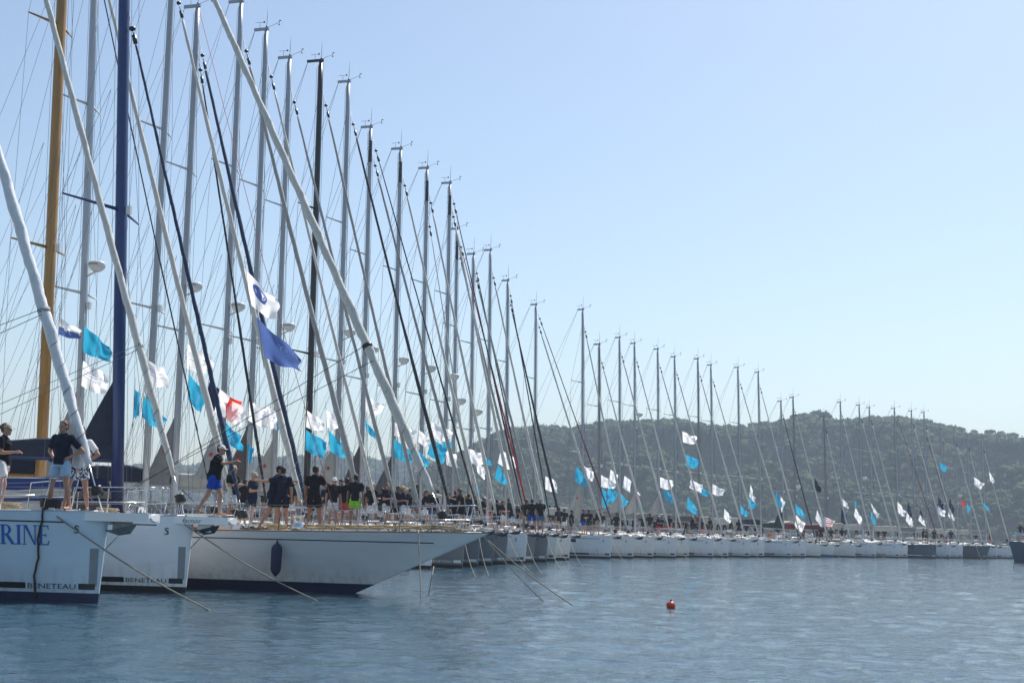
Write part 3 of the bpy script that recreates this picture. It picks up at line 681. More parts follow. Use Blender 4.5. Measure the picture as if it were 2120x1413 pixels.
def fit_out(b, root, o):
    """deck gear: pulpit, guard rail, coachroof, sprayhood, bimini, wheels, anchor"""
    h = b.h; near = b.D < 40; rt = 0.0125; L = h.L
    def dk(x, f): p = h.deck(x, f); p.z = h.sheer(h.tz(x, h.F)); return p
    # pulpit
    g = MB(); xf = o.get('pulx', -0.45); xa = xf - 1.45; zt = .62
    for side in (-1, 1):
        a = dk(xa, side * .93); c = dk(xf, side * .8)
        rail = [a, a + Vector((.05, 0, zt)), (a + c) / 2 + Vector((0, 0, zt + .02)), c + Vector((.12, -side * .02, zt + .03))]
        if not o.get('open_pulpit'): rail.append(Vector((xf + .22, side * .12, c.z + zt + .03)))
        g.tube(rail, rt, 5); g.tube([c, c + Vector((.12, 0, zt + .03))], rt, 5); g.tube([a.lerp(c, .5), a.lerp(c, .5) + Vector((0, 0, zt + .02))], rt, 5)
        g.tube([a + Vector((.03, 0, zt * .5)), c + Vector((.06, 0, zt * .5))], rt * .8, 4)
    if not o.get('open_pulpit'): g.tube([Vector((xf + .22, -.12, dk(xf, 0).z + zt + .03)), Vector((xf + .22, .12, dk(xf, 0).z + zt + .03))], rt, 5)
    g.build('pulpit', STEEL, root)
    # stanchions and guard wires
    n = int((L - 3.0) / 1.9); xs = [xa - 1.75 * (i + 1) for i in range(n) if xa - 1.75 * (i + 1) > -L + .6]
    for side in (-1, 1):
        tops = [dk(xa, side * .93) + Vector((.05, 0, zt))]; mids = [dk(xa, side * .93) + Vector((.03, 0, zt * .5))]
        for x in xs:
            p = dk(x, side * .955); MB().tube([p, p + Vector((0, 0, zt))], .0125, 5).build('stanchion', STEEL, root); tops.append(p + Vector((0, 0, zt))); mids.append(p + Vector((0, 0, zt * .5)))
        e = dk(-L + .25, side * .93); tops.append(e + Vector((0, 0, zt))); mids.append(e + Vector((0, 0, zt * .5)))
        MB().tube(tops, .006, 4, cap=False).build('guard_wire', WIRE, root); MB().tube(mids, .006, 4, cap=False).build('guard_wire', WIRE, root)
        MB().tube([e, e + Vector((0, 0, zt)), e + Vector((-.05, -side * h.B * .22, zt)), Vector((e.x - .05, e.y - side * h.B * .22, e.z))], rt, 5).build('pushpit', STEEL, root)
        # toe rail
        T = [0.01, .03, .06, .1, .16, .24, .35, .5, .7, .9, 1.0]
        MB().tube([Vector((h.x(t, 1), side * (h.hb(t, 1) - .025), h.sheer(t) + .012)) for t in T], .022, 4, sx=1.0).build('toe_rail', o.get('rail', ALU_LIGHT), root)
        MB().box(dk(-.95, side * .8) + Vector((0, 0, .05)), (.26, .05, .05)).build('mooring_cleat', STEEL, root)
    # coachroof
    if o.get('roof', True):
        xm = b.xm; x0 = xm + o.get('roof_fwd', 1.3); x1 = -L * .66; rh = o.get('roofh', .38); cm = o.get('roofm', DECK_WHITE)
        st = [(x0, .10, .3), (x0 - .8, .62, .62), (xm, .85, .72), (x1 + 1.2, 1.0, .74), (x1, 1.02, .72)]
        vs = []; fs = []
        for (x, hk, wk) in st:
            z = h.sheer(h.tz(x, h.F)); hw = h.hb(h.tz(x, h.F), 1) * wk * .82; H_ = rh * hk
            for (yy, zz) in ((-1, 0), (-.93, .78), (-.72, 1), (0, 1.12), (.72, 1), (.93, .78), (1, 0)): vs.append((x, yy * hw, z + zz * H_ + .01))
        for i in range(len(st) - 1):
            for j in range(6): fs.append((i * 7 + j, (i + 1) * 7 + j, (i + 1) * 7 + j + 1, i * 7 + j + 1))
        fs.append(tuple(range(6, -1, -1))); fs.append(tuple(range(28, 35)))
        MB().add(vs, fs).build('coachroof', cm, root, smooth=False)
        for side in (-1, 1):
            for (xa_, xb_) in ((xm + .2, xm - 1.3), (xm - 1.6, x1 + .5)):
                def wf(u, v, side=side, xa_=xa_, xb_=xb_):
                    x = xa_ + (xb_ - xa_) * u; t = h.tz(x, h.F); k = float(np.interp(-x, [-s_[0] for s_ in st], [s_[2] for s_ in st])); hk = float(np.interp(-x, [-s_[0] for s_ in st], [s_[1] for s_ in st]))
                    hw = h.hb(t, 1) * k * .82; zz = .22 + .42 * v; return Vector((x, side * (hw * (1 - .07 * zz / .78) + .008), h.sheer(t) + zz * rh * hk + .01))
                MB().grid(wf, 5, 1).build('cabin_window', GLASS, root, smooth=False)
        MB().box(h.deck(x0 + .75) + Vector((0, 0, .03)), (.55, .55, .05)).build('deck_hatch', GLASS, root, smooth=False)
        # sprayhood
        sm = o.get('hood', CANVAS_GREY)
        def sf(u, v):
            an = math.pi * v; x = x1 + .75 - 1.15 * u; z = h.Fs + rh * .9 * (1 - u * .3); r_ = .42 + .40 * min(1, u * 1.6); w_ = h.B * .30
            return Vector((x, -math.cos(an) * w_, z - .1 + max(0, math.sin(an)) ** .55 * (r_)))
        MB().grid(sf, 5, 10).build('sprayhood', sm, root)
        MB().grid(lambda u, v: sf(.08 + .3 * u, .3 + .4 * v) + Vector((.015, 0, .015)), 2, 6).build('sprayhood_window', GLASS, root)
        # wheels, binnacle, bimini
        for side in (-1, 1):
            c = Vector((-L + 1.5, side * h.B * .24, h.Fs + .55)); pts = [c + Vector((0, math.cos(a) * .42, math.sin(a) * .42)) for a in [6.283 * i / 14 for i in range(15)]]
            g = MB().tube(pts, .014, 4, cap=False)
            for i in range(3): a = i * 1.047; g.tube([c + Vector((0, math.cos(a) * .42, math.sin(a) * .42)), c - Vector((0, math.cos(a) * .42, math.sin(a) * .42))], .008, 4)
            g.build('steering_wheel', STEEL, root)
            MB().box(c + Vector((.12, 0, -.25)), (.2, .28, .75)).build('binnacle', PLASTIC_WHITE, root, smooth=False)
            MB().box(Vector((-L * .82, side * h.B * .36, h.Fs + .16)), (L * .26, .26, .32)).build('cockpit_coaming', cm, root, smooth=False)
        if o.get('bimini'):
            xb = -L + 1.6; zb = h.Fs + 1.95
            MB().grid(lambda u, v: Vector((xb - 1.1 + 2.2 * u, (v - .5) * h.B * .8, zb + .18 * math.cos((v - .5) * 3.0) + .06 * math.sin(u * 3.14))), 6, 6).build('bimini', o['bimini'], root)
            for x_ in (-1.05, 0, 1.05):
                MB().tube([Vector((xb + x_ * .4, -h.B * .42, h.Fs + .1)), Vector((xb + x_, -h.B * .4, zb + .02)), Vector((xb + x_, 0, zb + .17)), Vector((xb + x_, h.B * .4, zb + .02)), Vector((xb + x_ * .4, h.B * .42, h.Fs + .1))], .013, 5).build('bimini_frame', STEEL, root)
    # winch and coiled rope on the foredeck
    MB().tube([h.deck(-1.25) + Vector((0, .0, 0)), h.deck(-1.25) + Vector((0, 0, .16)), h.deck(-1.25) + Vector((0, 0, .2))], [.10, .08, .11], 10).build('windlass', STEEL, root)
    rg = random.Random(int(b.D * 10)); c = h.deck(-1.9, -.4); pts = []
    for i in range(40): a = i * .75; r_ = .17 + .05 * rg.random(); pts.append(c + Vector((r_ * math.cos(a) * 1.3, r_ * math.sin(a), .03 + .003 * i)))
    MB().tube(pts, .011, 4).build('rope_coil', ROPE, root)
    # bow roller and anchor
    an = o.get('anchor', 1)
    if an:
        xr = h.ov + .05; zr = h.F - (.02 if not o.get('sprit') else .22)
        if an == 1:
            MB().box((xr, 0, h.F + .03), (.5, .14, .07)).build('bow_roller', STEEL, root, smooth=False)
        ao = Vector((xr + .30, 0, zr - .06)) if an == 1 else Vector((xr + o.get('anx', .55), 0, zr - .10))
        g = MB(); am = DARK_ANCHOR if an != 2 else GALV
        g.add([ao + Vector(v) for v in [(-.42, 0, -.02), (-.1, -.17, -.01), (.22, -.15, .07), (.30, 0, .10), (.22, .15, .07), (-.1, .17, -.01), (-.05, 0, -.12), (.2, 0, -.08)]],
              [(0, 1, 6), (1, 2, 7, 6), (2, 3, 7), (0, 6, 5), (5, 6, 7, 4), (4, 7, 3), (0, 5, 4, 3, 2, 1)])
        g.tube([ao + Vector((.16, 0, -.02)), ao + Vector((-.10, 0, .12)), ao + Vector((-.34, 0, .17))], .032, 5); g.build('anchor', am, root, smooth=False)

def make_boat(key, px, D, hull, label, L=12.2, B=3.6, F=1.45, Fs=None, a=None, mast=None, H=None, J=None, mm=ALU, mw=.115, furl=SAIL, hmats=None, plain=False, cat='sailing yacht', name='sailing_yacht', group='sailing yachts moored side by side along the quay', z0=0.0, **o):
    a = heading(D) if a is None else a
    b = Boat(); b.key = key; b.D = D; b.a = a; b.label = label
    Fs = F - .22 if Fs is None else Fs
    b.h = hull if isinstance(hull, Hull) else Hull(L, B, F, Fs, ov=o.get('ov', .10), zb=o.get('zb', .13))
    X = Xat(px, D, o.get('refz', 0.6)); root = empty(name, (X, D, z0), -R(a)); b.root = root; b.M = Matrix.Translation((X, D, z0)) @ Matrix.Rotation(-R(a), 4, 'Z'); b.Mi = b.M.inverted()
    tag(root, label, cat, group)
    h = b.h; hm_ = hmats or [ANTIFOUL_BLACK, HULL_WHITE]
    b.hm = hm_
    h.mesh(None, band=o.get('band')).build('hull', hm_, root)
    h.deckmesh().build('deck', o.get('deckm', DECK_WHITE), root)
    fx = o.get('fx', -.35); rake = R(o.get('rake', 1.2)); b.xm = fx - (J or 5)
    if mast is not None:      # solve mast position and height so the masthead stands where the photo has it
        Jv, Hv = J or 5.0, 16.0
        for _ in range(30):
            def top(Jv, Hv):
                xm = fx - Jv; zd = h.deck(xm).z; return proj(b.M @ Vector((xm - Hv * math.tan(rake), 0, zd + Hv)))
            p = top(Jv, Hv); e = (mast[0] - p[0], mast[1] - p[1])
            if abs(e[0]) + abs(e[1]) < .05: break
            dJ = (top(Jv + .01, Hv)[0] - p[0]) / .01; dH = (top(Jv, Hv + .01)[1] - p[1]) / .01; cJ = (top(Jv + .01, Hv)[1] - p[1]) / .01; cH = (top(Jv, Hv + .01)[0] - p[0]) / .01
            det = dJ * dH - cH * cJ; Jv += (e[0] * dH - e[1] * cH) / det; Hv += (dJ * e[1] - cJ * e[0]) / det
        if not (3.0 < Jv < 7.2): print('MAST', key, 'J %.2f H %.2f' % (Jv, Hv))
        J, H = Jv, Hv
    b.J, b.H = J, H; b.xm = fx - J
    if H: rig(b, root, H, J, mm, mw, furl, nsp=o.pop('nsp', 2), opts=o, fx=fx, top_mark=o.get('top_mark'), stay_frac=o.get('stay', .93), radar=o.get('radar', True), cover=o.get('cover'), tri=o.get('tri'), furl_r=o.get('furl_r', (.085, .042)), seg=o.get('seg', 18), nn=o.get('nn', 7), rake=rake, flat_sp=o.get('spm'), boom=o.get('boomon', True))
    fit_out(b, root, o)
    if not plain:
        # dark line along the topsides, maker's mark, hull window, stripe of the waterline band
        if o.get('cove', True):
            m_ = MB(); z = h.F - .20; m_.grid(lambda u, v: h.surf(-.62 - u * (L - 2.2), z - .028 * v - u * .02, -1, .007), 24, 1); m_.build('cove_stripe', BLACK_PAINT, root)
            vs, fs = mark_s(lambda u, v: h.surf(-.42 + u * .046, h.F - .40 + v * .05, -1, .008)); MB().add(vs, fs).build('maker_mark', BLACK_PAINT, root, smooth=False)
        if o.get('bar', True):
            cm = o.get('barm', BLACK_PAINT if hm_[1] in (HULL_WHITE, HULL_WARM, HULL_WHITE_SHADED) else WHITE_BAND)
            zb0 = o.get('barz', .20)
            m_ = MB(); m_.grid(lambda u, v: h.surf(-.05 - u * .30, zb0 + .115 * v, -1, .007), 4, 1); m_.build('waterline_bar', cm, root)
            m_ = MB(); m_.grid(lambda u, v: h.surf(-1.30 - u * 6, zb0 + .115 * v, -1, .007), 20, 1); m_.build('waterline_bar', cm, root)
            vs, fs = text2d('BENETEAU'); wid = max(v[0] for v in vs)
            MB().add([h.surf(-1.26 + v[0] / wid * .86, zb0 + .005 + v[1] * .10, -1, .008) for v in vs], fs).build('maker_lettering', cm, root, smooth=False)
        for (x0, x1, z0_, z1_) in o.get('windows', []):
            MB().grid(lambda u, v: h.surf(x0 + (x1 - x0) * u, z0_ + (z1_ - z0_) * v, -1, .006), 6, 1).build('hull_window', GLASS, root)
    # mooring line from the bow into the water
    BOATS[key] = b
    return b
def mooring(b, px, py, start=(0.02, -.18), m=ROPE_LINE, r=.016, label=None, zs=None, sagk=.07):
    h = b.h; s = b.M @ Vector((start[0], start[1], h.F if zs is None else zs)); e = G(px, py) ; e.z = -.12
    pts = [s.lerp(e, i / 14) + Vector((0, 0, -sagk * (s - e).length * math.sin(math.pi * i / 14) * .35)) for i in range(15)]
    # small twist so that the lay of the rope shows
    base = pts[0].copy(); o = MB().tube([p - base for p in pts], r, 6).build('mooring_line', m); o.location = base
    tag(o, label, 'mooring line', 'mooring lines running down into the water'); return o

WHT = [ANTIFOUL_BLACK, HULL_WHITE]; WRM = [ANTIFOUL_BLACK, HULL_WARM]; GRY = [ANTIFOUL_BLACK, HULL_GREY]; SLT = [ANTIFOUL_BLACK, HULL_SLATE]
# the three nearest yachts
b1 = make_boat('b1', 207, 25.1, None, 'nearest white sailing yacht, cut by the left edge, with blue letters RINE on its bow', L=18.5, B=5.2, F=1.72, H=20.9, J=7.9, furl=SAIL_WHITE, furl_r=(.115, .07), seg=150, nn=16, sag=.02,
    hmats=[ANTIFOUL_NAVY, HULL_WHITE_SHADED], zb=.17, barz=.235, pulx=-1.05, open_pulpit=False, sprit=True, anchor=2, anx=.25, radar=False, cover=CANVAS_GREY, fx=-.05, mw=.16, rake=1.0)
b1.short = 'the nearest white yacht'
b2 = make_boat('b2', 387, 29.3, None, 'white sailing yacht second from the left with the word facnor on its bowsprit', L=16.5, B=4.8, F=1.70, H=21, J=7.2, furl=SAIL, furl_r=(.088, .055), seg=130, nn=14, sag=.03,
    zb=.13, barz=.20, pulx=-.95, sprit=True, anchor=1, anx=.35, radar=False, cover=CANVAS_GREY, fx=-.15, mw=.15, rake=1.0)
b2.short = 'the second white yacht'
h3 = Hull(19.5, 4.7, 1.52, 1.22, ov=3.35, zb=.23, full=.62, p=1.75)
b3 = make_boat('b3', 735, 31.3, h3, 'classic white yacht with a long overhanging bow and a thick blue mast', a=17, L=19.5, B=4.7, F=1.52, H=23.3, J=9.05, mm=MAST_BLUE, mw=.18, furl=SAIL, furl_r=(.118, .055), seg=150, nn=16, sag=.02,
    hmats=[ANTIFOUL_NAVY, HULL_WHITE], fx=2.35, pulx=2.75, deckm=TEAK, plain=True, roofm=TEAK_DARK, roofh=.24, roof_fwd=3.2, anchor=0, radar=False, cover=CANVAS_NAVY, tri=(CANVAS_NAVY, 2.0), triw=1.15, boom=7.2, boomz=1.75,
    second=(SAIL_NAVY, -5.4, .60), hood=CANVAS_NAVY, spm=MAST_BLUE, refz=0.05, rail=TEAK_DARK, stay=.86, rake=4.0, zb=.23)
b3.short = 'the classic yacht with the blue mast'
# lettering and fittings of the near boats
def serif(parent, h, x_right, z0, ht):
    """RINE in upright serif capitals, right edge at x_right"""
    k = ht; polys = []; x = 0.0
    def rect(a, b_, c, d): polys.append([(a, b_), (c, b_), (c, d), (a, d)])
    # R
    rect(.06, .06, .22, .94); rect(0, 0, .30, .06); rect(0, .94, .22, 1.0)
    for i in range(8):
        a0 = math.pi / 2 - math.pi * i / 8; a1 = math.pi / 2 - math.pi * (i + 1) / 8
        polys.append([(.30 + .13 * math.cos(a0), .74 + .20 * math.sin(a0)), (.30 + .28 * math.cos(a0), .74 + .26 * math.sin(a0)), (.30 + .28 * math.cos(a1), .74 + .26 * math.sin(a1)), (.30 + .13 * math.cos(a1), .74 + .20 * math.sin(a1))])
    rect(.22, .94, .31, 1.0); rect(.22, .48, .31, .54)
    polys.append([(.26, .48), (.44, .50), (.74, .05), (.56, .05)]); rect(.56, 0, .84, .05)
    # I
    rect(.90, .06, 1.05, .94); rect(.84, 0, 1.11, .06); rect(.84, .94, 1.11, 1.0)
    # N
    rect(1.25, .06, 1.31, .94); rect(1.17, 0, 1.39, .05); rect(1.17, .95, 1.33, 1.0)
    polys.append([(1.25, 1.0), (1.42, 1.0), (1.88, .0), (1.80, .0)]); rect(1.82, .0, 1.88, .95); rect(1.74, .95, 1.96, 1.0)
    # E
    rect(2.08, .06, 2.23, .94); rect(2.02, 0, 2.58, .06); rect(2.02, .94, 2.55, 1.0); rect(2.23, .47, 2.44, .53)
    rect(2.42, .40, 2.45, .60); polys.append([(2.50, .06), (2.58, .06), (2.62, .24), (2.58, .24)]); polys.append([(2.49, .94), (2.55, .94), (2.57, .78), (2.53, .78)])
    mb = MB(); W = 2.62
    for p in polys: mb.add([h.surf(x_right - (W - q[0]) * k * .86, z0 + q[1] * k, -1, .009) for q in p], [tuple(range(len(p)))])
    mb.build('name_lettering', BLUE_LETTER, parent, smooth=False)
serif(b1.root, b1.h, -.87, 1.06, .375)
MB().grid(lambda u, v: b1.h.surf(-.02 - .15 * u, .30 + .72 * v, -1, .006), 3, 3).build('bow_plate', GREY_PATCH, b1.root)
MB().grid(lambda u, v: b2.h.surf(-.02 - .15 * u, .30 + .72 * v, -1, .006), 3, 3).build('bow_plate', GREY_PATCH, b2.root)
for b, x1 in ((b1, 1.12), (b2, 1.10)):
    g = MB(); z = b.h.F
    for (xa, xb, za, zb2, w) in ((-.75, x1, z - .19, z + .015, .17),):
        g.tube([(x1 - .08, 0, z - .088), (x1 - .03, 0, z - .088), (x1, 0, z - .086)], [.085, .085, .07], 8, sx=2.2)
    g.box(((-.75 + x1) / 2, -.0, z - .088), (x1 + .75 - .06, .42, .17)); g.build('bowsprit', HULL_WHITE, b.root, smooth=False)
    MB().box((.42, 0, z - .25), (.34, .16, .18)).build('bow_roller', GALV if b is b1 else PLASTIC_WHITE, b.root, smooth=False)
    MB().tube([(.02, 0, .95), (.60, 0, z - .16)], .014, 5).build('bobstay', STEEL, b.root)
vs, fs = text2d('facnor', .22); wid = max(v[0] for v in vs)
MB().add([(-.06 + v[0] / wid * .48, -.216, b2.h.F - .145 + v[1] * .11) for v in vs], fs).build('sprit_lettering', mat('slate_ink', (.05, .07, .10), .5), b2.root, smooth=False)
# classic yacht: fine dark line, windlass, bulwark cap, awning under the boom, coils of rope
MB().grid(lambda u, v: h3.surf(2.05 - u * 16, (1.24 - .10 * u) + .025 * v, -1, .005), 30, 1).build('cove_stripe', NAVY_PAINT, b3.root)
MB().tube([(-1.35, -.5, 1.45), (-1.35, -.5, 1.54), (-1.35, -.5, 1.60), (-1.35, -.5, 1.66), (-1.35, -.5, 1.78), (-1.35, -.5, 1.82)], [.17, .17, .13, .12, .15, .17], 16).build('winch', STEEL, b3.root)
rg = random.Random(4); g = MB()
for k in range(10):
    y = rg.uniform(-.55, .5); pts = []; x0 = 2.6 - rg.random() * .5; x1 = -1.0 - rg.random() * 1.6
    for i in range(22):
        u = i / 21; x = x0 + (x1 - x0) * u; d = h3.deck(x, 0); pts.append(Vector((x, y * (.25 + u) + .08 * math.sin(u * 15 + k), d.z + .045 + .035 * abs(math.sin(u * 19 + k * 2)) + (0.05 if k % 2 else 0))))
    g.tube(pts, .019, 5)
tag(g.build('foredeck_ropes', ROPE, b3.root), 'pale ropes laid along the foredeck')
xa = b3.xm - .6
for k in range(5):
    z0, z1 = [(2.62, 2.30), (2.30, 2.10), (2.10, 1.98), (1.98, 1.72), (1.72, 1.42)][k]; m_ = [CANVAS_BLUE, CANVAS_BEIGE, CANVAS_BLUE, CANVAS_BEIGE, CANVAS_BEIGE][k]
    MB().grid(lambda u, v: Vector((xa - .2 - 6.6 * u, -(.62 + .75 * (2.62 - (z0 + (z1 - z0) * v))), (z0 + (z1 - z0) * v) - .10 * u + .03 * math.sin(u * 17))), 12, 2).build('awning_panel', m_, b3.root)
    MB().grid(lambda u, v: Vector((xa - .2 - 6.6 * u, (.62 + .75 * (2.62 - (z0 + (z1 - z0) * v))), (z0 + (z1 - z0) * v) - .10 * u + .03 * math.sin(u * 17))), 12, 2).build('awning_panel', m_, b3.root)

# yachts behind the classic one: hulls hidden, decks, rigs and crews in view
def yacht(key, px, D, short, label, **k):
    b = make_boat(key, px, D, None, label, **k); b.short = short; return b
yacht('wood', 470, 34.6, 'the yacht with the varnished mast', 'sailing yacht with a thick varnished orange-brown wooden mast', L=15, B=3.2, F=1.5, H=22, J=5.7, mm=MAST_WOOD, mw=.18, furl=SAIL_BLACK, furl_r=(.02, .02), radar=False, cover=CANVAS_NAVY, spm=MAST_WOOD, rake=2.6, plain=True, boom=6, bimini=CANVAS_BEIGE, nsp=2)
yacht('g180', 512, 37.0, 'the grey-masted yacht left of the blue mast', 'yacht whose light grey mast with radar dome stands just left of the blue mast', L=14, B=3.2, F=1.5, H=19.5, J=5.45, mm=ALU_LIGHT, mw=.135, furl=SAIL, furl_r=(.10, .05), seg=40, cover=CANVAS_BEIGE, tri=(SAIL_GREY, 2.6), triw=1.1, rake=3.0, plain=True, radarf=.40, hood=CANVAS_BEIGE)
yacht('g333', 655, 39.4, 'the grey-masted yacht right of the blue mast', 'sailing yacht whose plain grey mast stands first to the right of the blue mast', L=13.5, B=3.2, F=1.5, H=19.5, J=5.75, mw=.125, furl=SAIL, furl_r=(.10, .05), seg=40, cover=CANVAS_NAVY, radar=False, rake=1.2, plain=True, star=True)
yacht('m412', 662, 41.8, 'the yacht flying the blue flag', 'yacht with navy and black rolled headsails, second mast right of the blue one', L=13, B=3.1, F=1.5, mast=(410, 12), mw=.125, furl=SAIL_NAVY, furl_r=(.095, .05), seg=40, cover=CANVAS_GREY, tri=(CANVAS_GREY, 2.1), star=True, second=(SAIL_BLACK, -1.5, .90), pattern2=5, plain=True, hood=CANVAS_NAVY, radarf=.44)
yacht('m500', 778, 44.2, 'the yacht second left of the black mast', 'yacht whose mast is third left of the black mast, with a thick grey headsail', L=13, B=3.1, F=1.5, mast=(500, 2), mw=.12, furl=SAIL_GREY, furl_r=(.11, .055), seg=40, cover=CANVAS_BEIGE, tri=(SAIL_GREY, 2.3), star=True, plain=True, radarf=.40)
yacht('m552', 808, 46.6, 'the yacht two masts left of the black mast', 'sailing yacht whose mast is second to the left of the black mast', L=13, B=3.1, F=1.5, mast=(552, 60), mw=.12, furl=SAIL, seg=36, cover=CANVAS_GREY, tri=(CANVAS_TAUPE, 2.3), star=True, plain=True, radar=False, furl_r=(.07, .04), hood=CANVAS_NAVY)
yacht('m600', 848, 49.0, 'the yacht just left of the black mast', 'sailing yacht whose grey mast with a radar dome stands just left of the black mast', L=13, B=3.1, F=1.5, mast=(600, 118), mw=.12, furl=SAIL_GREY, seg=36, cover=CANVAS_BEIGE, tri=(CANVAS_BEIGE, 1.9), star=True, plain=True, radarf=.41)
yacht('blk', 893, 51.4, 'the yacht with the black mast', 'sailing yacht with a black carbon mast and black spreaders', L=13, B=3.1, F=1.5, mast=(665, 125), mm=CARBON, mw=.15, furl=SAIL_GREY, seg=32, cover=SAIL_BLACK, tri=None, plain=True, spm=CARBON, radar=False, hood=CANVAS_NAVY)
yacht('m722', 958, 53.8, 'the grey yacht first right of the black mast', 'grey hulled sailing yacht with a dark rolled headsail, first mast right of the black one', L=13, B=3.3, F=1.55, mast=(722, 168), mw=.12, furl=SAIL_BLACK, seg=30, cover=CANVAS_GREY, tri=(CANVAS_BEIGE, 2.3), hmats=GRY, radarf=.42, bimini=CANVAS_GREY, star=True)
yacht('m768', 990, 56.4, 'the slate yacht second right of the black mast', 'slate blue yacht with mast band numbered 3, second mast right of the black one', L=13, B=3.3, F=1.55, mast=(768, 262), mw=.115, furl=SAIL_GREY, seg=28, cover=CANVAS_GREY, tri=(CANVAS_TAUPE, 2.3), hmats=SLT, top_mark=True, second=(SAIL_BLACK, .55, .97), radarf=.43, star=True)
yacht('m830', 1020, 59.0, 'the yacht third right of the black mast', 'yacht with mast band numbered 3 and cream headsail, third right of the black mast', L=13, B=3.2, F=1.5, mast=(830, 307), mw=.115, furl=SAIL, seg=28, cover=CANVAS_BEIGE, tri=(CANVAS_TAUPE, 1.9), top_mark=True, radarf=.43, hmats=SLT)
yacht('m885', 1047, 61.2, 'the grey yacht fourth right of the black mast', 'dark grey hulled sailing yacht fourth right of the black mast with a broad plumb bow', L=13, B=3.4, F=1.6, mast=(885, 347), mw=.11, furl=SAIL, seg=26, cover=CANVAS_GREY, top_mark=True, hmats=GRY, radarf=.43, nsp=2, second=(SAIL, -1.1, .86), bimini=CANVAS_NAVY)
yacht('m932', 1087, 63.6, 'the white yacht fifth right of the black mast', 'white sailing yacht fifth right of the black mast, between two dark grey hulls', L=13, B=3.4, F=1.5, mast=(932, 378), mw=.11, furl=SAIL, seg=26, cover=CANVAS_BEIGE, top_mark=True, radarf=.43, hmats=WHT, hood=CANVAS_NAVY, second=(SAIL_BLACK, .5, .97))
yacht('m947', 1104, 66.4, 'the yacht with the bright red rolled sail', 'sailing yacht with a bright red and grey rolled headsail near the middle of the row', L=12, B=3.2, F=1.45, mast=(947, 473), mw=.095, furl=SAIL_GREY, seg=24, cover=CANVAS_GREY, top_mark=True, radarf=.42, second=(SAIL_RED, .35, .97), hmats=GRY, J=4.5)
yacht('m981', 1131, 68.6, 'the grey yacht right of the red sail', 'grey hulled yacht just right of the red rolled sail, with a second black headsail', L=12, B=3.4, F=1.5, mast=(981, 525), mw=.095, furl=SAIL_GREY, seg=24, cover=CANVAS_NAVY, second=(SAIL_BLACK, -.5, .96), hmats=GRY, radarf=.42)
yacht('m1016', 1150, 71.6, 'the white yacht under the flagless twin masts', 'white sailing yacht whose mast is second right of the red rolled sail', L=12, B=3.3, F=1.45, mast=(1016, 517), mw=.095, furl=SAIL, seg=24, cover=CANVAS_GREY, hmats=WRM, radar=False, nsp=2)
yacht('m1052', 1178, 74.6, 'the white yacht with the yellow masthead sticker', 'white sailing yacht with black spiral-striped headsails and a yellow mark at its masthead', L=12, B=3.3, F=1.45, mast=(1052, 580), mw=.095, furl=SAIL_BLACK, seg=24, cover=CANVAS_GREY, hmats=WRM, radar=False, pattern=None, second=(SAIL_BLACK, -.7, .97))
yacht('m1110', 1264, 83.0, 'the white yacht with the long hull window', 'white yacht with a long dark hull window, first of the far group', L=12.6, B=3.9, F=1.45, mast=(1110, 630), mw=.09, furl=SAIL, seg=24, cover=CANVAS_BEIGE, hmats=WHT, radar=False, windows=[(-2.9, -2.05, .98, 1.18)], second=(SAIL_MAROON, .75, .97), pattern2=3, a=18)
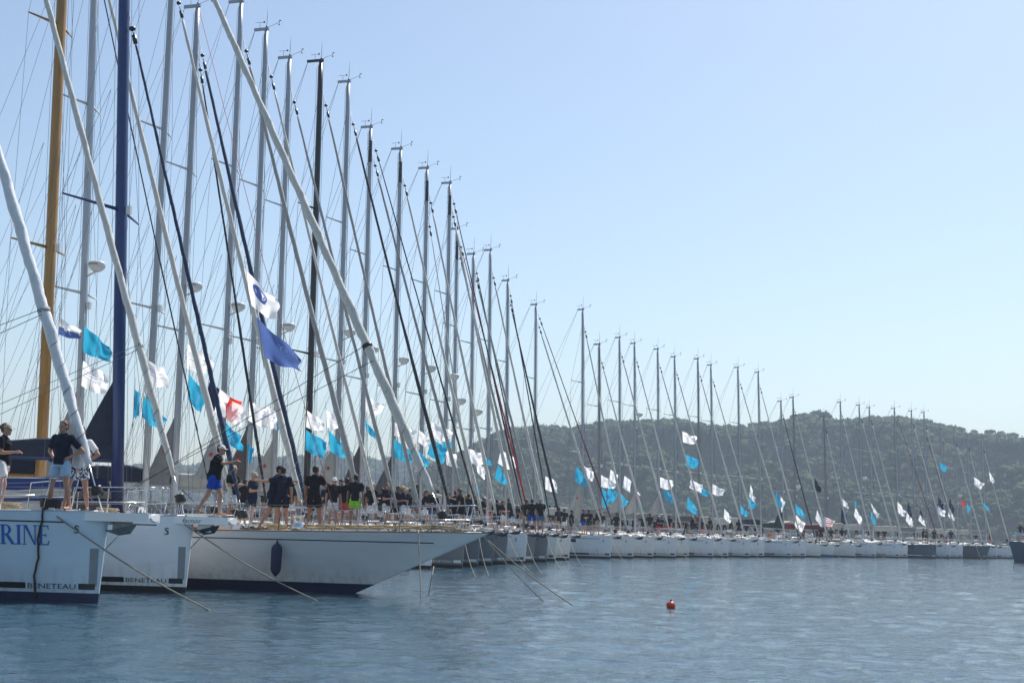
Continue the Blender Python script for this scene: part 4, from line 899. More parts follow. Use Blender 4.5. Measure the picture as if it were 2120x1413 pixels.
far = [
 ('m1207', 1311, 86.4, (1207, 640), 'the yacht with the tallest far mast', 'white sailing yacht with the tallest mast of the far group', dict(hmats=WRM, cover=CANVAS_BEIGE, tri=(CANVAS_BEIGE, 2.2), star=True, radarf=.28, mw=.095, bimini=CANVAS_NAVY)),
 ('m1241', 1352, 89.4, (1241, 712), 'the bronze-masted far yacht', 'white sailing yacht with a brownish mast, first right of the tallest far mast', dict(mm=ALU_TAUPE, hmats=WRM, cover=CANVAS_GREY, radar=False, mw=.105)),
 ('m1283', 1399, 92.2, (1283, 698), 'the far yacht second right of the tall mast', 'white sailing yacht whose mast is second right of the tallest far mast', dict(hmats=WHT, cover=CANVAS_GREY, radar=False, tri=(CANVAS_BEIGE, 1.5))),
 ('m1314', 1425, 95.4, (1314, 710), 'the far yacht with the black triangle', 'white sailing yacht with a black triangular sail emblem on its bow', dict(hmats=WRM, cover=CANVAS_GREY, radarf=.62, triangle=True, tri=(CANVAS_BEIGE, 1.6))),
 ('m1362', 1476, 98.6, (1362, 722), 'the far yacht with the black masthead', 'white yacht moored directly right of the one with the black bow triangle', dict(hmats=WHT, cover=CANVAS_GREY, radar=False, tri=(CANVAS_BEIGE, 1.6), hood=CANVAS_NAVY, bimini=CANVAS_NAVY)),
 ('m1397', 1507, 101.6, (1397, 738), 'the far yacht under the stacked flags', 'sailing yacht under a white flag and a turquoise flag stacked high on its rig', dict(hmats=WHT, cover=CANVAS_GREY, radar=False, J=4.5)),
 ('m1445', 1552, 104.8, (1445, 742), 'the far taupe-canopied yacht', 'white sailing yacht with a large taupe canvas cover over its boom', dict(hmats=WHT, cover=CANVAS_TAUPE, radar=False, mm=ALU_TAUPE, bimini=CANVAS_TAUPE)),
 ('m1472', 1581, 107.8, (1472, 755), 'the far beige-covered yacht', 'sailing yacht with a beige boom cover, right of the taupe-covered one', dict(hmats=WHT, cover=CANVAS_BEIGE, radar=False, bimini=CANVAS_BEIGE)),
 ('m1528', 1638, 111.4, (1528, 760), 'the far yacht with the small hull window', 'white yacht with a small dark hull window and broad side in the far row', dict(hmats=WHT, cover=CANVAS_BEIGE, radar=False, windows=[(-3.9, -3.3, 1.02, 1.2)], B=4.3, a=28)),
 ('m1570', 1667, 114.4, (1570, 770), 'the far yacht left of the green sail', 'white sailing yacht just left of the dark green rolled headsail', dict(hmats=WHT, cover=CANVAS_NAVY, radar=False)),
 ('m1617', 1698, 117.6, (1617, 830), 'the far yacht with the green sail', 'low white sailing yacht with a dark green rolled headsail', dict(hmats=WRM, cover=CANVAS_GREEN, furl=SAIL_GREEN, tri=(CANVAS_GREEN, 2.0), radar=False, F=1.2, plain=True)),
 ('m1642', 1724, 120.8, (1642, 822), 'the far yacht with the blue waterline', 'low white sailing yacht with a bright blue stripe at the waterline', dict(hmats=[ANTIFOUL_BLUE, HULL_WARM], cover=CANVAS_MAROON, radarf=.38, F=1.2, plain=True, zb=.22, mm=ALU_TAUPE)),
 ('m1706', 1770, 124.4, (1706, 862), 'the far yacht with the thick brown mast', 'low white sailing yacht with a dark brownish mast that ends below the ridge', dict(hmats=WRM, cover=CANVAS_MAROON, radar=False, F=1.2, plain=True, mm=ALU_TAUPE, mw=.12)),
 ('m1740', 1813, 127.6, (1740, 832), 'the far yacht with the tan awning', 'white sailing yacht with a tan awning in the far row', dict(hmats=WHT, cover=CANVAS_BEIGE, radar=False, bimini=CANVAS_BEIGE)),
 ('m1779', 1862, 131.4, (1779, 838), 'the far yacht left of the slate hull', 'white sailing yacht two masts left of the maroon-sailed dark yacht', dict(hmats=WHT, cover=CANVAS_BEIGE, radarf=.46)),
 ('m1800', 1878, 134.0, (1800, 843), 'the far white yacht beside the slate hull', 'white sailing yacht moored directly left of the far slate-hulled yacht', dict(hmats=WHT, cover=CANVAS_GREY, radar=False, J=4.4)),
 ('m1852', 1937, 137.2, (1852, 845), 'the far slate yacht with the maroon sail', 'slate-hulled yacht with dark hull window and maroon rolled headsail in the far row', dict(hmats=SLT, cover=CANVAS_BEIGE, furl=SAIL_GREY, second=(SAIL_MAROON, .8, .97), radar=False, windows=[(-2.9, -2.0, .98, 1.18)], a=25, B=4.2)),
 ('m1887', 1967, 141.2, (1887, 850), 'the far white yacht right of the slate hull', 'white sailing yacht moored directly right of the far slate-hulled yacht', dict(hmats=WHT, cover=CANVAS_GREY, radar=False)),
 ('m1913', 1992, 144.2, (1913, 853), 'the far yacht with two navy flags', 'white sailing yacht with navy flags and a second maroon stay in the far row', dict(hmats=WHT, cover=CANVAS_BEIGE, radar=False, second=(SAIL_MAROON, .0, .84))),
 ('m1948', 2022, 147.4, (1948, 890), 'the far yacht with the curved grey bow', 'dark grey sailing yacht with a rounded shiny bow near the right end of the row', dict(hmats=SLT, cover=CANVAS_BEIGE, radar=False, plain=True, ov=.9, furl=SAIL_GREY)),
 ('m1976', 2042, 150.4, (1976, 893), 'the yacht fourth from the right end', 'grey yacht third from the right end of the row, beside the rounded bow', dict(hmats=[ANTIFOUL_BLACK, HULL_GREY], cover=CANVAS_BEIGE, radarf=.43, ov=.5)),
 ('m2003', 2063, 153.4, (2003, 905), 'the next to last yacht', 'white sailing yacht next to last at the right end of the row', dict(hmats=WHT, cover=CANVAS_BEIGE, radar=False, bimini=SAIL_WHITE)),
 ('m2033', 2098, 156.4, (2033, 908), 'the last yacht at the right end', 'white sailing yacht last at the right end of the row behind the navy hull', dict(hmats=WHT, cover=CANVAS_GREY, radar=False)),
]
for key, px, D, mast, short, label, k in far:
    kk = dict(L=11.8, B=3.7, F=1.45, mw=.088, furl=SAIL, seg=20, furl_r=(.075, .04)); kk.update(k)
    b = yacht(key, px, D, short, label, mast=mast, **kk)
    if k.get('triangle'):
        h = b.h; MB().add([h.surf(-1.55, .45, -1, .006), h.surf(-.75, .42, -1, .006), h.surf(-1.15, .75, -1, .006), h.surf(-1.50, 1.12, -1, .006)], [(0, 1, 2, 3)]).build('sail_emblem', BLACK_PAINT, b.root, smooth=False)
# a navy motor-sailer lying clear of the row, cut by the right edge
hn = Hull(14, 4.4, 2.0, 1.6, ov=.7, zb=.10, full=.45, p=2.2)
bn = make_boat('navy', 2100, 127.0, hn, 'dark navy boat with rounded bow lying before the row at the right edge', a=152, L=14, B=4.4, F=2.0, Fs=1.6, H=None, J=6, hmats=[ANTIFOUL_BLACK, HULL_NAVY], plain=True, anchor=0, cat='boat', name='motor_yacht', group=None)
bn.short = 'the navy boat at the right edge'

# quay behind the sterns
order = ['b2', 'b3', 'g333', 'm552', 'm722', 'm885', 'm981', 'm1110', 'm1283', 'm1445', 'm1617', 'm1740', 'm1852', 'm1948', 'm2033']
pts = []
for k in order:
    b = BOATS[k]; pts.append(b.M @ Vector((-max(b.h.L, 13.5) - 1.6, 0, 0)))
pts = [pts[0] + Vector((-6, -30, 0))] + pts + [pts[-1] + Vector((40, 18, 0))]
pts = [Vector((p.x, p.y, 0)) for p in pts]
vs = []; fs = []
for i, p in enumerate(pts):
    d = (pts[min(i + 1, len(pts) - 1)] - pts[max(i - 1, 0)]).normalized(); nn = Vector((-d.y, d.x, 0))
    for (o_, z) in ((0, -1.7), (0, 1.0), (-.05, 1.05), (-.05, 1.15), (5.0, 1.15), (5.0, -1.7)): q = p + nn * o_; vs.append((q.x, q.y, z))
for i in range(len(pts) - 1):
    for j in range(5): fs.append((i * 6 + j, (i + 1) * 6 + j, (i + 1) * 6 + j + 1, i * 6 + j + 1))
tag(MB().add(vs, fs).build('quay', mat('quay_stone', (.34, .31, .27), .9, var=.25, vscale=.8, bump=.5, bscale=3), smooth=False), kind='structure')

# ------------------------------------------------------------------ people
def remeshed(mb, voxel, smooth=2):
    me = bpy.data.meshes.new('x'); me.from_pydata(mb.v, [], mb.f); o = bpy.data.objects.new('x', me); COL.objects.link(o)
    m = o.modifiers.new('r', 'REMESH'); m.mode = 'VOXEL'; m.voxel_size = voxel
    m2 = o.modifiers.new('s', 'SMOOTH'); m2.factor = 0.5; m2.iterations = smooth
    dg = bpy.context.evaluated_depsgraph_get(); r = bpy.data.meshes.new_from_object(o.evaluated_get(dg))
    bpy.data.objects.remove(o); bpy.data.meshes.remove(me)
    vs = [tuple(v.co) for v in r.vertices]; fs = [tuple(p.vertices) for p in r.polygons]; bpy.data.meshes.remove(r)
    out = MB(); out.add(vs, fs); return out
def limb(mb, pts, rs, n=9, sx=1.0):
    mb.tube(pts, rs, n, sx=sx)
    for p, r_ in zip(pts, rs): mb.ell(p, (r_ * 1.0, r_ * 1.0, r_ * 1.0), nu=8, nv=6)
def pose(legs='stand', la='down', ra='down', lean=0.0, turn=0.0, sit=False):
    """joints for a figure facing +x, feet at z=0"""
    P_ = {}
    dz = 0.0
    if legs == 'crouch': dz = -.42
    if legs == 'sit': dz = -.46
    P_['pel'] = Vector((0, 0, .95 + dz)); P_['sp'] = Vector((lean * .25, 0, 1.15 + dz)); P_['ch'] = Vector((lean * .55, 0, 1.35 + dz)); P_['nk'] = Vector((lean * .8 + .01, 0, 1.50 + dz)); P_['hd'] = Vector((lean * .95 + .035, 0, 1.635 + dz))
    for s, k in ((1, 'l'), (-1, 'r')):
        hip = Vector((0, s * .095, .92 + dz)); P_[k + 'hip'] = hip
        if legs == 'stand': kn, an = Vector((.02, s * .11, .49)), Vector((-.03, s * .125, .08))
        elif legs == 'wide': kn, an = Vector((.03, s * .17, .49)), Vector((-.03, s * .23, .08))
        elif legs == 'contra': kn, an = (Vector((.0, .12, .49)), Vector((-.04, .13, .08))) if s > 0 else (Vector((.12, -.14, .51)), Vector((.10, -.18, .08)))
        elif legs == 'stride': kn, an = (Vector((.17, .11, .52)), Vector((.16, .12, .08))) if s > 0 else (Vector((-.10, -.10, .50)), Vector((-.33, -.11, .12)))
        elif legs == 'crouch': kn, an = Vector((.36, s * .17, .50)), Vector((.10, s * .15, .09))
        else: kn, an = Vector((.42, s * .14, .50)), Vector((.38, s * .13, .08))
        P_[k + 'kn'] = kn; P_[k + 'an'] = an; P_[k + 'toe'] = an + Vector((.17, s * .02, -.05))
        sh = P_['ch'] + Vector((0, s * .185, .075)); P_[k + 'sh'] = sh
        a = la if s > 0 else ra
        T = {'down': ((-.03, .06, -.29), (.07, .02, -.25)), 'akimbo': ((-.13, .19, -.25), (.15, -.19, -.13)), 'phone': ((.16, .05, -.22), (.02, -.12, .25)), 'cross': ((.06, .05, -.27), (.20, -.22, .05)),
             'reach': ((.22, .05, -.14), (.25, -.03, .06)), 'raise': ((.10, .12, .25), (.04, .02, .27)), 'front': ((.04, .05, -.28), (.24, -.08, .03)), 'side': ((.05, .25, -.08), (.03, .25, .02)),
             'up': ((.06, .10, .26), (-.02, -.12, .22)), 'eyes': ((.19, .10, -.08), (-.04, -.14, .24))}[a]
        e = sh + Vector((T[0][0], s * T[0][1], T[0][2])); w = e + Vector((T[1][0], s * T[1][1], T[1][2])); P_[k + 'el'] = e; P_[k + 'wr'] = w
    return P_
def body_mesh(P_, fem=False):
    mb = MB(); k = .92 if fem else 1.0
    limb(mb, [P_['pel'] + Vector((0, 0, -.03)), P_['sp'], P_['ch']], [.125 * k, .105 * k, .13 * k], 12, sx=1.25)
    mb.ell(P_['pel'], (.105, .155, .11), nu=12, nv=8); mb.ell(P_['ch'] + Vector((0, 0, .02)), (.105 * k, .165 * k, .15), nu=12, nv=8)
    if fem: mb.ell(P_['ch'] + Vector((.09, .07, -.03)), (.06, .06, .06), nu=8, nv=6); mb.ell(P_['ch'] + Vector((.09, -.07, -.03)), (.06, .06, .06), nu=8, nv=6)
    limb(mb, [P_['ch'] + Vector((0, 0, .10)), P_['nk'], P_['hd'] + Vector((-.02, 0, -.05))], [.065, .056 * k, .055])
    hd = P_['hd']
    mb.ell(hd + Vector((-.015, 0, .035)), (.098, .078, .095), nu=14, nv=10); mb.ell(hd + Vector((.028, 0, -.045)), (.066, .055, .075), nu=12, nv=8)
    mb.ell(hd + Vector((.098, 0, -.012)), (.022, .014, .024), nu=8, nv=6); mb.ell(hd + Vector((.075, 0, .028)), (.022, .05, .014), nu=8, nv=6)
    mb.ell(hd + Vector((.082, 0, -.062)), (.018, .028, .013), nu=8, nv=6); mb.ell(hd + Vector((.07, 0, -.10)), (.026, .03, .02), nu=8, nv=6)
    for s in (-1, 1): mb.ell(hd + Vector((-.005, s * .08, -.008)), (.022, .016, .034), nu=8, nv=6)
    for q in 'lr':
        limb(mb, [P_[q + 'sh'], P_[q + 'sh'].lerp(P_[q + 'el'], .4), P_[q + 'el']], [.058 * k, .052 * k, .041 * k]); limb(mb, [P_[q + 'el'], P_[q + 'el'].lerp(P_[q + 'wr'], .35), P_[q + 'wr']], [.042 * k, .042 * k, .026])
        limb(mb, [P_[q + 'hip'], P_[q + 'hip'].lerp(P_[q + 'kn'], .45), P_[q + 'kn']], [.092, .080, .055]); limb(mb, [P_[q + 'kn'], P_[q + 'kn'].lerp(P_[q + 'an'], .32) + Vector((-.015, 0, 0)), P_[q + 'an']], [.055, .056, .034])
        limb(mb, [P_[q + 'an'] + Vector((-.05, 0, -.045)), P_[q + 'an'] + Vector((.05, 0, -.03)), P_[q + 'toe']], [.034, .036, .026])
        d = (P_[q + 'wr'] - P_[q + 'el']).normalized(); w = P_[q + 'wr']
        limb(mb, [w, w + d * .05, w + d * .085], [.027, .034, .032])
    out = remeshed(mb, .0145, 2)
    # fingers, rooted in the palm; eyes and lips
    for q, s in (('l', 1), ('r', -1)):
        d = (P_[q + 'wr'] - P_[q + 'el']).normalized(); w = P_[q + 'wr'] + d * .08
        sidev = d.cross(Vector((0, 0, 1)));  sidev = sidev.normalized() if sidev.length > .2 else Vector((1, 0, 0)); palm = d.cross(sidev).normalized()
        for i, ln in enumerate((.066, .076, .071, .056)):
            b0 = w + sidev * (-.026 + i * .0175); out.tube([b0 - d * .01, b0 + d * ln * .45 + palm * .008, b0 + d * ln * .8 + palm * .026, b0 + d * ln * .92 + palm * .044], [.0098, .009, .0085, .007], 5)
        b0 = w - d * .055 - sidev * .028; out.tube([b0, b0 - sidev * .022 + d * .025 + palm * .014, b0 - sidev * .026 + d * .052 + palm * .028], [.012, .0105, .008], 5)
    nb = len(out.f)
    for s in (-1, 1): out.ell(hd + Vector((.078, s * .031, .004)), (.012, .014, .009), 1, nu=6, nv=4)
    out.ell(hd + Vector((.096, 0, -.063)), (.008, .022, .006), 2, nu=6, nv=4)
    me = out.mesh('body', [SKIN, EYE_DARK, LIP]); return me
def shirt_mesh(P_, fem=False, tank=False):
    mb = MB(); k = .93 if fem else 1.02
    limb(mb, [P_['pel'] + Vector((0, 0, .0)), P_['sp'], P_['ch']], [.140 * k, .128 * k, .147 * k], 12, sx=1.25)
    mb.ell(P_['ch'] + Vector((0, 0, .02)), (.122 * k, .182 * k, .162), nu=12, nv=8)
    if fem: mb.ell(P_['ch'] + Vector((.095, .07, -.03)), (.066, .066, .066), nu=8, nv=6); mb.ell(P_['ch'] + Vector((.095, -.07, -.03)), (.066, .066, .066), nu=8, nv=6)
    mb.tube([P_['pel'] + Vector((0, 0, -.06)), P_['pel'] + Vector((0, 0, .1))], [.142 * k, .142 * k], 12, sx=1.28)
    mb.tube([P_['ch'] + Vector((0, 0, .13)), P_['nk'] + Vector((-.005, 0, -.02))], [.085, .068], 10)
    for q in 'lr': mb.tube([P_[q + 'sh'] + Vector((0, 0, -.005)), P_[q + 'sh'].lerp(P_[q + 'el'], .72)], [.078 * k, .070 * k], 10); mb.ell(P_[q + 'sh'], (.077 * k,) * 3, nu=8, nv=6)
    return remeshed(mb, .018, 2).mesh('shirt', [CLOTH['black']])
def shorts_mesh(P_, long=False):
    mb = MB(); f = .95 if long else .62
    mb.tube([P_['pel'] + Vector((0, 0, -.10)), P_['pel'] + Vector((0, 0, .04))], [.128, .126], 12, sx=1.3)
    mb.ell(P_['pel'] + Vector((0, 0, -.03)), (.125, .172, .115), nu=12, nv=8)
    for q in 'lr': e = P_[q + 'hip'].lerp(P_[q + 'kn'], f); mb.tube([P_[q + 'hip'] + Vector((0, 0, .02)), P_[q + 'hip'].lerp(P_[q + 'kn'], .4), e], [.102, .104, .106 if not long else .088], 10); mb.ell(P_[q + 'hip'], (.10,) * 3, nu=8, nv=6)
    return remeshed(mb, .018, 2).mesh('shorts', [CLOTH['black']])
def hair_mesh(P_, kind):
    hd = P_['hd']; mb = MB()
    if kind == 'short':
        mb.ell(hd + Vector((-.028, 0, .048)), (.100, .086, .095), nu=14, nv=8, lo=-.25); mb.ell(hd + Vector((-.065, 0, .0)), (.055, .076, .07), nu=10, nv=6)
    elif kind == 'long':
        mb.ell(hd + Vector((-.025, 0, .045)), (.108, .094, .100), nu=14, nv=8, lo=-.3); mb.ell(hd + Vector((-.075, 0, -.05)), (.055, .088, .15), nu=12, nv=8); mb.ell(hd + Vector((-.08, 0, -.15)), (.04, .065, .10), nu=10, nv=6)
    elif kind == 'bun':
        mb.ell(hd + Vector((-.028, 0, .048)), (.103, .09, .097), nu=14, nv=8, lo=-.25); mb.ell(hd + Vector((-.13, 0, .05)), (.045, .05, .045), nu=10, nv=6); mb.ell(hd + Vector((-.065, 0, .0)), (.055, .08, .07), nu=10, nv=6)
    return mb.mesh('hair', [HAIR['dark']])
def cap_mesh(P_, kind):
    hd = P_['hd']; mb = MB()
    if kind == 'cap':
        mb.ell(hd + Vector((-.012, 0, .050)), (.112, .092, .088), nu=14, nv=5, lo=0); mb.tube([hd + Vector((-.012, 0, .035)), hd + Vector((-.012, 0, .055))], [.093, .093], 14, sx=1.0)
        mb.grid(lambda u, v: hd + Vector((.075 + .10 * u * math.cos((v - .5) * 2.2), math.sin((v - .5) * 2.2) * .085, .046 - .02 * u - .03 * (v - .5) ** 2)), 2, 6)
    else:
        mb.ell(hd + Vector((-.012, 0, .055)), (.106, .09, .085), nu=14, nv=5, lo=0); mb.grid(lambda u, v: hd + Vector((-.012 + (.09 + .095 * u) * math.cos(v * 6.2832), (.08 + .095 * u) * math.sin(v * 6.2832), .058 - .03 * u)), 2, 16)
    return mb.mesh('hat', [CAPM['white']])
PK = {'stand': pose('stand'), 'akimbo': pose('wide', 'akimbo', 'akimbo'), 'phone': pose('contra', 'down', 'phone'), 'cross': pose('contra', 'cross', 'cross', lean=.03), 'reach': pose('stride', 'down', 'reach', lean=.12),
      'contra': pose('contra', 'down', 'front'), 'raise': pose('wide', 'down', 'raise'), 'wide': pose('wide', 'down', 'down', lean=.05), 'side': pose('contra', 'side', 'down'), 'crouch': pose('crouch', 'front', 'reach', lean=.35),
      'photo': pose('wide', 'eyes', 'eyes'), 'front': pose('stand', 'front', 'front', lean=.06), 'sit': pose('sit', 'front', 'front', lean=.2)}
_pc = {}
def pmesh(kind, key, *a):
    k = (kind, key) + a
    if k not in _pc: _pc[k] = {'body': body_mesh, 'shirt': shirt_mesh, 'shorts': shorts_mesh, 'hair': hair_mesh, 'hat': cap_mesh}[kind](PK[key], *a)
    return _pc[k]
def wear(o, m): o.material_slots[0].link = 'OBJECT'; o.material_slots[0].material = m
PEOPLE = []
def find_spot(px, yh, prefer=None, hgt=1.72):
    """the place on a deck where a standing figure of normal height shows its head at this pixel"""
    best = None
    keys = [prefer] if prefer else list(BOATS)
    for k in keys:
        b = BOATS[k]; h = b.h
        for i in range(0, 70):
            Y = b.D - 4 + i * .2
            x = Xat(px, Y, h.F + .9); q = b.Mi @ Vector((x, Y, h.F)); lx, ly = q.x, q.y
            if not (-h.L * .8 < lx < h.ov + 1.2 - .6): continue
            t = h.tz(lx, h.F); hb = h.hb(t, 1.0)
            if abs(ly) > max(hb - .12, .10): continue
            zd = h.deck(lx, ly / max(hb, .1)).z
            xm_ = b.xm; roof = 0
            if lx < xm_ + .5 and abs(ly) < hb * .55: zd += .40
            zt = P(px, yh, Y).z; need = zt - zd
            e = abs(need - hgt) + (0.0 if -7.5 < lx else .5)
            if best is None or e < best[0]: best = (e, b, Vector((x, Y, zd)), need)
    return best
def person(px, yh, pk, face, shirt, shorts, hat=None, hair=('short', 'dark'), fem=False, boat=None, tan=False, extra='', base=None, long=False, hgt=None):
    """face: degrees, 0 = towards the camera, 180 = back to the camera, 90 = facing right"""
    low = pk in ('crouch', 'sit'); Hn = {'crouch': 1.32, 'sit': 1.28}.get(pk, 1.74)
    e, b, loc, need = find_spot(px, yh, boat, Hn * .985)
    sc = max(.9, min(1.09, need / Hn)) if not hgt else hgt
    ang = math.radians(-90 + face)
    root = empty('person', tuple(loc), ang); root.scale = (sc, sc, sc)
    bo = link('body', pmesh('body', pk, fem), root)
    if tan: wear(bo, SKIN_TAN)
    so = link('shirt', pmesh('shirt', pk, fem), root); wear(so, CLOTH[shirt])
    ho = link('shorts', pmesh('shorts', pk, long), root); wear(ho, CLOTH[shorts])
    ha = link('hair', pmesh('hair', pk, hair[0]), root); wear(ha, HAIR[hair[1]])
    if hat: ht = link('hat' if hat[0] != 'cap' else 'cap', pmesh('hat', pk, hat[0]), root); wear(ht, CAPM[hat[1]])
    fw = 'woman' if False else 'person'
    view = {0: 'facing the camera', 180: 'back to camera', 90: 'facing right', 270: 'facing left'}[int(min((0, 90, 180, 270, 360), key=lambda q: abs(q - face % 360))) % 360]
    hs = (' in a %s %s' % (hat[1], 'cap' if hat[0] == 'cap' else 'hat')) if hat else ((' with %s hair' % ('long ' + hair[1] if hair[0] == 'long' else hair[1])) if hair[1] != 'dark' or hair[0] != 'short' else '')
    PEOPLE.append([root, px, '%s-haired' % hair[1], shirt, shorts, hat, hair, pk, b, view, extra]); root['category'] = 'person'; root['group'] = 'people in dark shirts standing on the foredecks'
    return root
B_, N_ = 'black', 'navy'
# nearest boat
person(4, 878, 'contra', 95, B_, 'white', ('cap', 'khaki'), ('bun', 'brown'), True, 'b1', extra='cut by the left edge')
person(127, 873, 'akimbo', 345, N_, 'light blue', None, ('short', 'brown'), False, 'b1', extra='hands on hips')
person(163, 884, 'akimbo', 200, 'white', 'white and navy patterned', None, ('short', 'dark'), False, 'b1', extra='half behind the white rolled sail')
# crews behind the classic yacht
L_ = [
 (443, 924, 'reach', 90, B_, 'blue', ('cap', 'white'), ('short', 'dark'), False), (479, 965, 'cross', 60, B_, 'white', None, ('bun', 'blond'), True), (522, 978, 'contra', 75, N_, 'navy', ('cap', 'khaki'), ('short', 'grey'), False),
 (546, 983, 'front', 80, B_, 'olive', None, ('short', 'brown'), False), (567, 965, 'reach', 95, N_, 'navy', ('cap', 'black'), ('short', 'dark'), False), (584, 967, 'side', 190, N_, 'navy', None, ('short', 'dark'), False),
 (617, 985, 'front', 175, B_, 'khaki', None, ('bun', 'blond'), True), (651, 965, 'phone', 165, B_, 'black', None, ('short', 'dark'), False), (664, 996, 'cross', 200, 'pink', 'navy', None, ('long', 'brown'), True),
 (690, 989, 'stand', 20, B_, 'white', ('cap', 'white'), ('short', 'grey'), False), (702, 993, 'contra', 60, 'white', 'white', ('cap', 'black'), ('short', 'dark'), False), (717, 990, 'contra', 170, B_, 'red', ('cap', 'black'), ('short', 'dark'), False),
 (735, 983, 'stand', 180, B_, 'neon green', None, ('short', 'dark'), False), (769, 1000, 'contra', 150, B_, 'white', None, ('long', 'blond'), True), (799, 1001, 'contra', 60, B_, 'white', None, ('short', 'brown'), False),
 (807, 1008, 'stand', 90, 'light blue', 'navy', None, ('short', 'dark'), False), (820, 1007, 'front', 80, N_, 'black', None, ('short', 'dark'), False), (834, 1007, 'cross', 280, N_, 'white', None, ('bun', 'blond'), True),
 (857, 1004, 'reach', 95, B_, 'grey', ('cap', 'black'), ('short', 'dark'), False), (873, 1036, 'crouch', 100, 'light blue', 'grey', None, ('short', 'brown'), False), (887, 1005, 'stand', 180, N_, 'black', None, ('short', 'dark'), False),
 (934, 1034, 'crouch', 120, B_, 'black', None, ('short', 'dark'), False), (955, 1012, 'reach', 260, B_, 'black', None, ('bun', 'brown'), False), (969, 1022, 'stand', 150, B_, 'navy', None, ('short', 'dark'), False),
 (1014, 1032, 'front', 60, B_, 'red', ('brim', 'white'), ('short', 'grey'), False), (1052, 1032, 'stand', 175, B_, 'grey', ('cap', 'red'), ('short', 'dark'), False), (1060, 1041, 'contra', 100, B_, 'light blue', ('cap', 'white'), ('short', 'dark'), False),
 (1070, 1043, 'contra', 180, B_, 'khaki', ('brim', 'straw'), ('long', 'brown'), True), (1080, 1038, 'front', 280, B_, 'khaki', ('cap', 'red'), ('short', 'brown'), False), (1089, 1034, 'contra', 190, B_, 'khaki', ('cap', 'khaki'), ('short', 'dark'), False),
 (1101, 1033, 'wide', 180, B_, 'blue', None, ('short', 'dark'), False), (1119, 1032, 'front', 200, B_, 'denim', ('cap', 'khaki'), ('short', 'grey'), False), (1137, 1045, 'stand', 180, B_, 'khaki', None, ('short', 'dark'), False),
 (1146, 1045, 'reach', 90, B_, 'olive', None, ('short', 'dark'), False), (1168, 1053, 'stand', 170, B_, 'white', None, ('short', 'dark'), False), (1207, 1054, 'cross', 90, B_, 'blue', None, ('short', 'dark'), False),
 (1219, 1055, 'stand', 175, B_, 'olive', None, ('short', 'dark'), False), (1236, 1052, 'reach', 100, B_, 'khaki', None, ('short', 'brown'), False), (1269, 1065, 'contra', 80, B_, 'white', None, ('short', 'brown'), False),
 (1276, 1062, 'stand', 200, B_, 'black', None, ('short', 'dark'), False), (1297, 1070, 'stand', 90, B_, 'black', None, ('long', 'dark'), True), (1330, 1066, 'side', 200, B_, 'grey', None, ('short', 'dark'), False),
 (1345, 1063, 'contra', 150, B_, 'grey', None, ('short', 'dark'), False), (1362, 1067, 'front', 60, B_, 'red', ('cap', 'white'), ('short', 'dark'), False), (1369, 1069, 'stand', 190, B_, 'red', ('cap', 'white'), ('short', 'dark'), False),
 (1385, 1066, 'stand', 170, B_, 'red', None, ('short', 'dark'), False), (1408, 1072, 'akimbo', 180, B_, 'white', None, ('short', 'dark'), False), (1433, 1068, 'photo', 90, B_, 'olive', ('cap', 'white'), ('short', 'dark'), False),
 (1440, 1073, 'front', 100, B_, 'teal', None, ('short', 'brown'), False), (1453, 1073, 'stand', 180, B_, 'red', None, ('short', 'dark'), False), (1465, 1074, 'contra', 90, B_, 'black', None, ('short', 'brown'), False),
 (1472, 1070, 'reach', 270, B_, 'olive', None, ('short', 'dark'), False), (1487, 1079, 'stand', 90, B_, 'grey', None, ('short', 'dark'), False), (1513, 1076, 'contra', 80, B_, 'white', ('cap', 'white'), ('short', 'dark'), False),
 (1530, 1074, 'wide', 180, B_, 'navy', None, ('long', 'dark'), False), (1564, 1086, 'contra', 100, B_, 'navy', None, ('short', 'brown'), False), (1590, 1098, 'crouch', 90, 'orange', 'orange', None, ('short', 'brown'), False),
 (1653, 1089, 'stand', 180, B_, 'teal', None, ('short', 'dark'), False), (1663, 1089, 'stand', 90, B_, 'black', None, ('short', 'brown'), False), (1693, 1090, 'contra', 180, B_, 'black', None, ('short', 'dark'), False),
 (1700, 1089, 'stand', 150, B_, 'black', ('cap', 'white'), ('short', 'dark'), False), (1731, 1088, 'contra', 90, B_, 'khaki', None, ('short', 'dark'), False), (1743, 1092, 'stand', 180, B_, 'white', None, ('short', 'dark'), False),
 (1750, 1092, 'raise', 180, B_, 'white', None, ('short', 'dark'), False), (1773, 1091, 'stand', 260, B_, 'white', None, ('short', 'dark'), False), (1788, 1100, 'crouch', 90, 'light blue', 'navy', None, ('short', 'dark'), False),
 (1799, 1093, 'photo', 90, B_, 'white', None, ('short', 'dark'), False), (1818, 1097, 'stand', 180, B_, 'teal', None, ('short', 'grey'), False), (1831, 1094, 'contra', 180, B_, 'orange', None, ('short', 'brown'), False),
 (1911, 1093, 'front', 90, B_, 'black', None, ('short', 'dark'), False), (1918, 1095, 'stand', 180, B_, 'black', None, ('short', 'dark'), False), (1934, 1095, 'stand', 180, B_, 'black', None, ('short', 'dark'), False),
 (1950, 1093, 'stand', 180, B_, 'black', None, ('short', 'dark'), False), (1957, 1094, 'contra', 180, 'white', 'red', None, ('short', 'grey'), False), (1969, 1096, 'stand', 160, B_, 'teal', None, ('short', 'dark'), False),
 (2050, 1102, 'stand', 90, B_, 'red', None, ('short', 'dark'), False), (2083, 1114, 'crouch', 90, B_, 'khaki', None, ('short', 'brown'), False), 
]
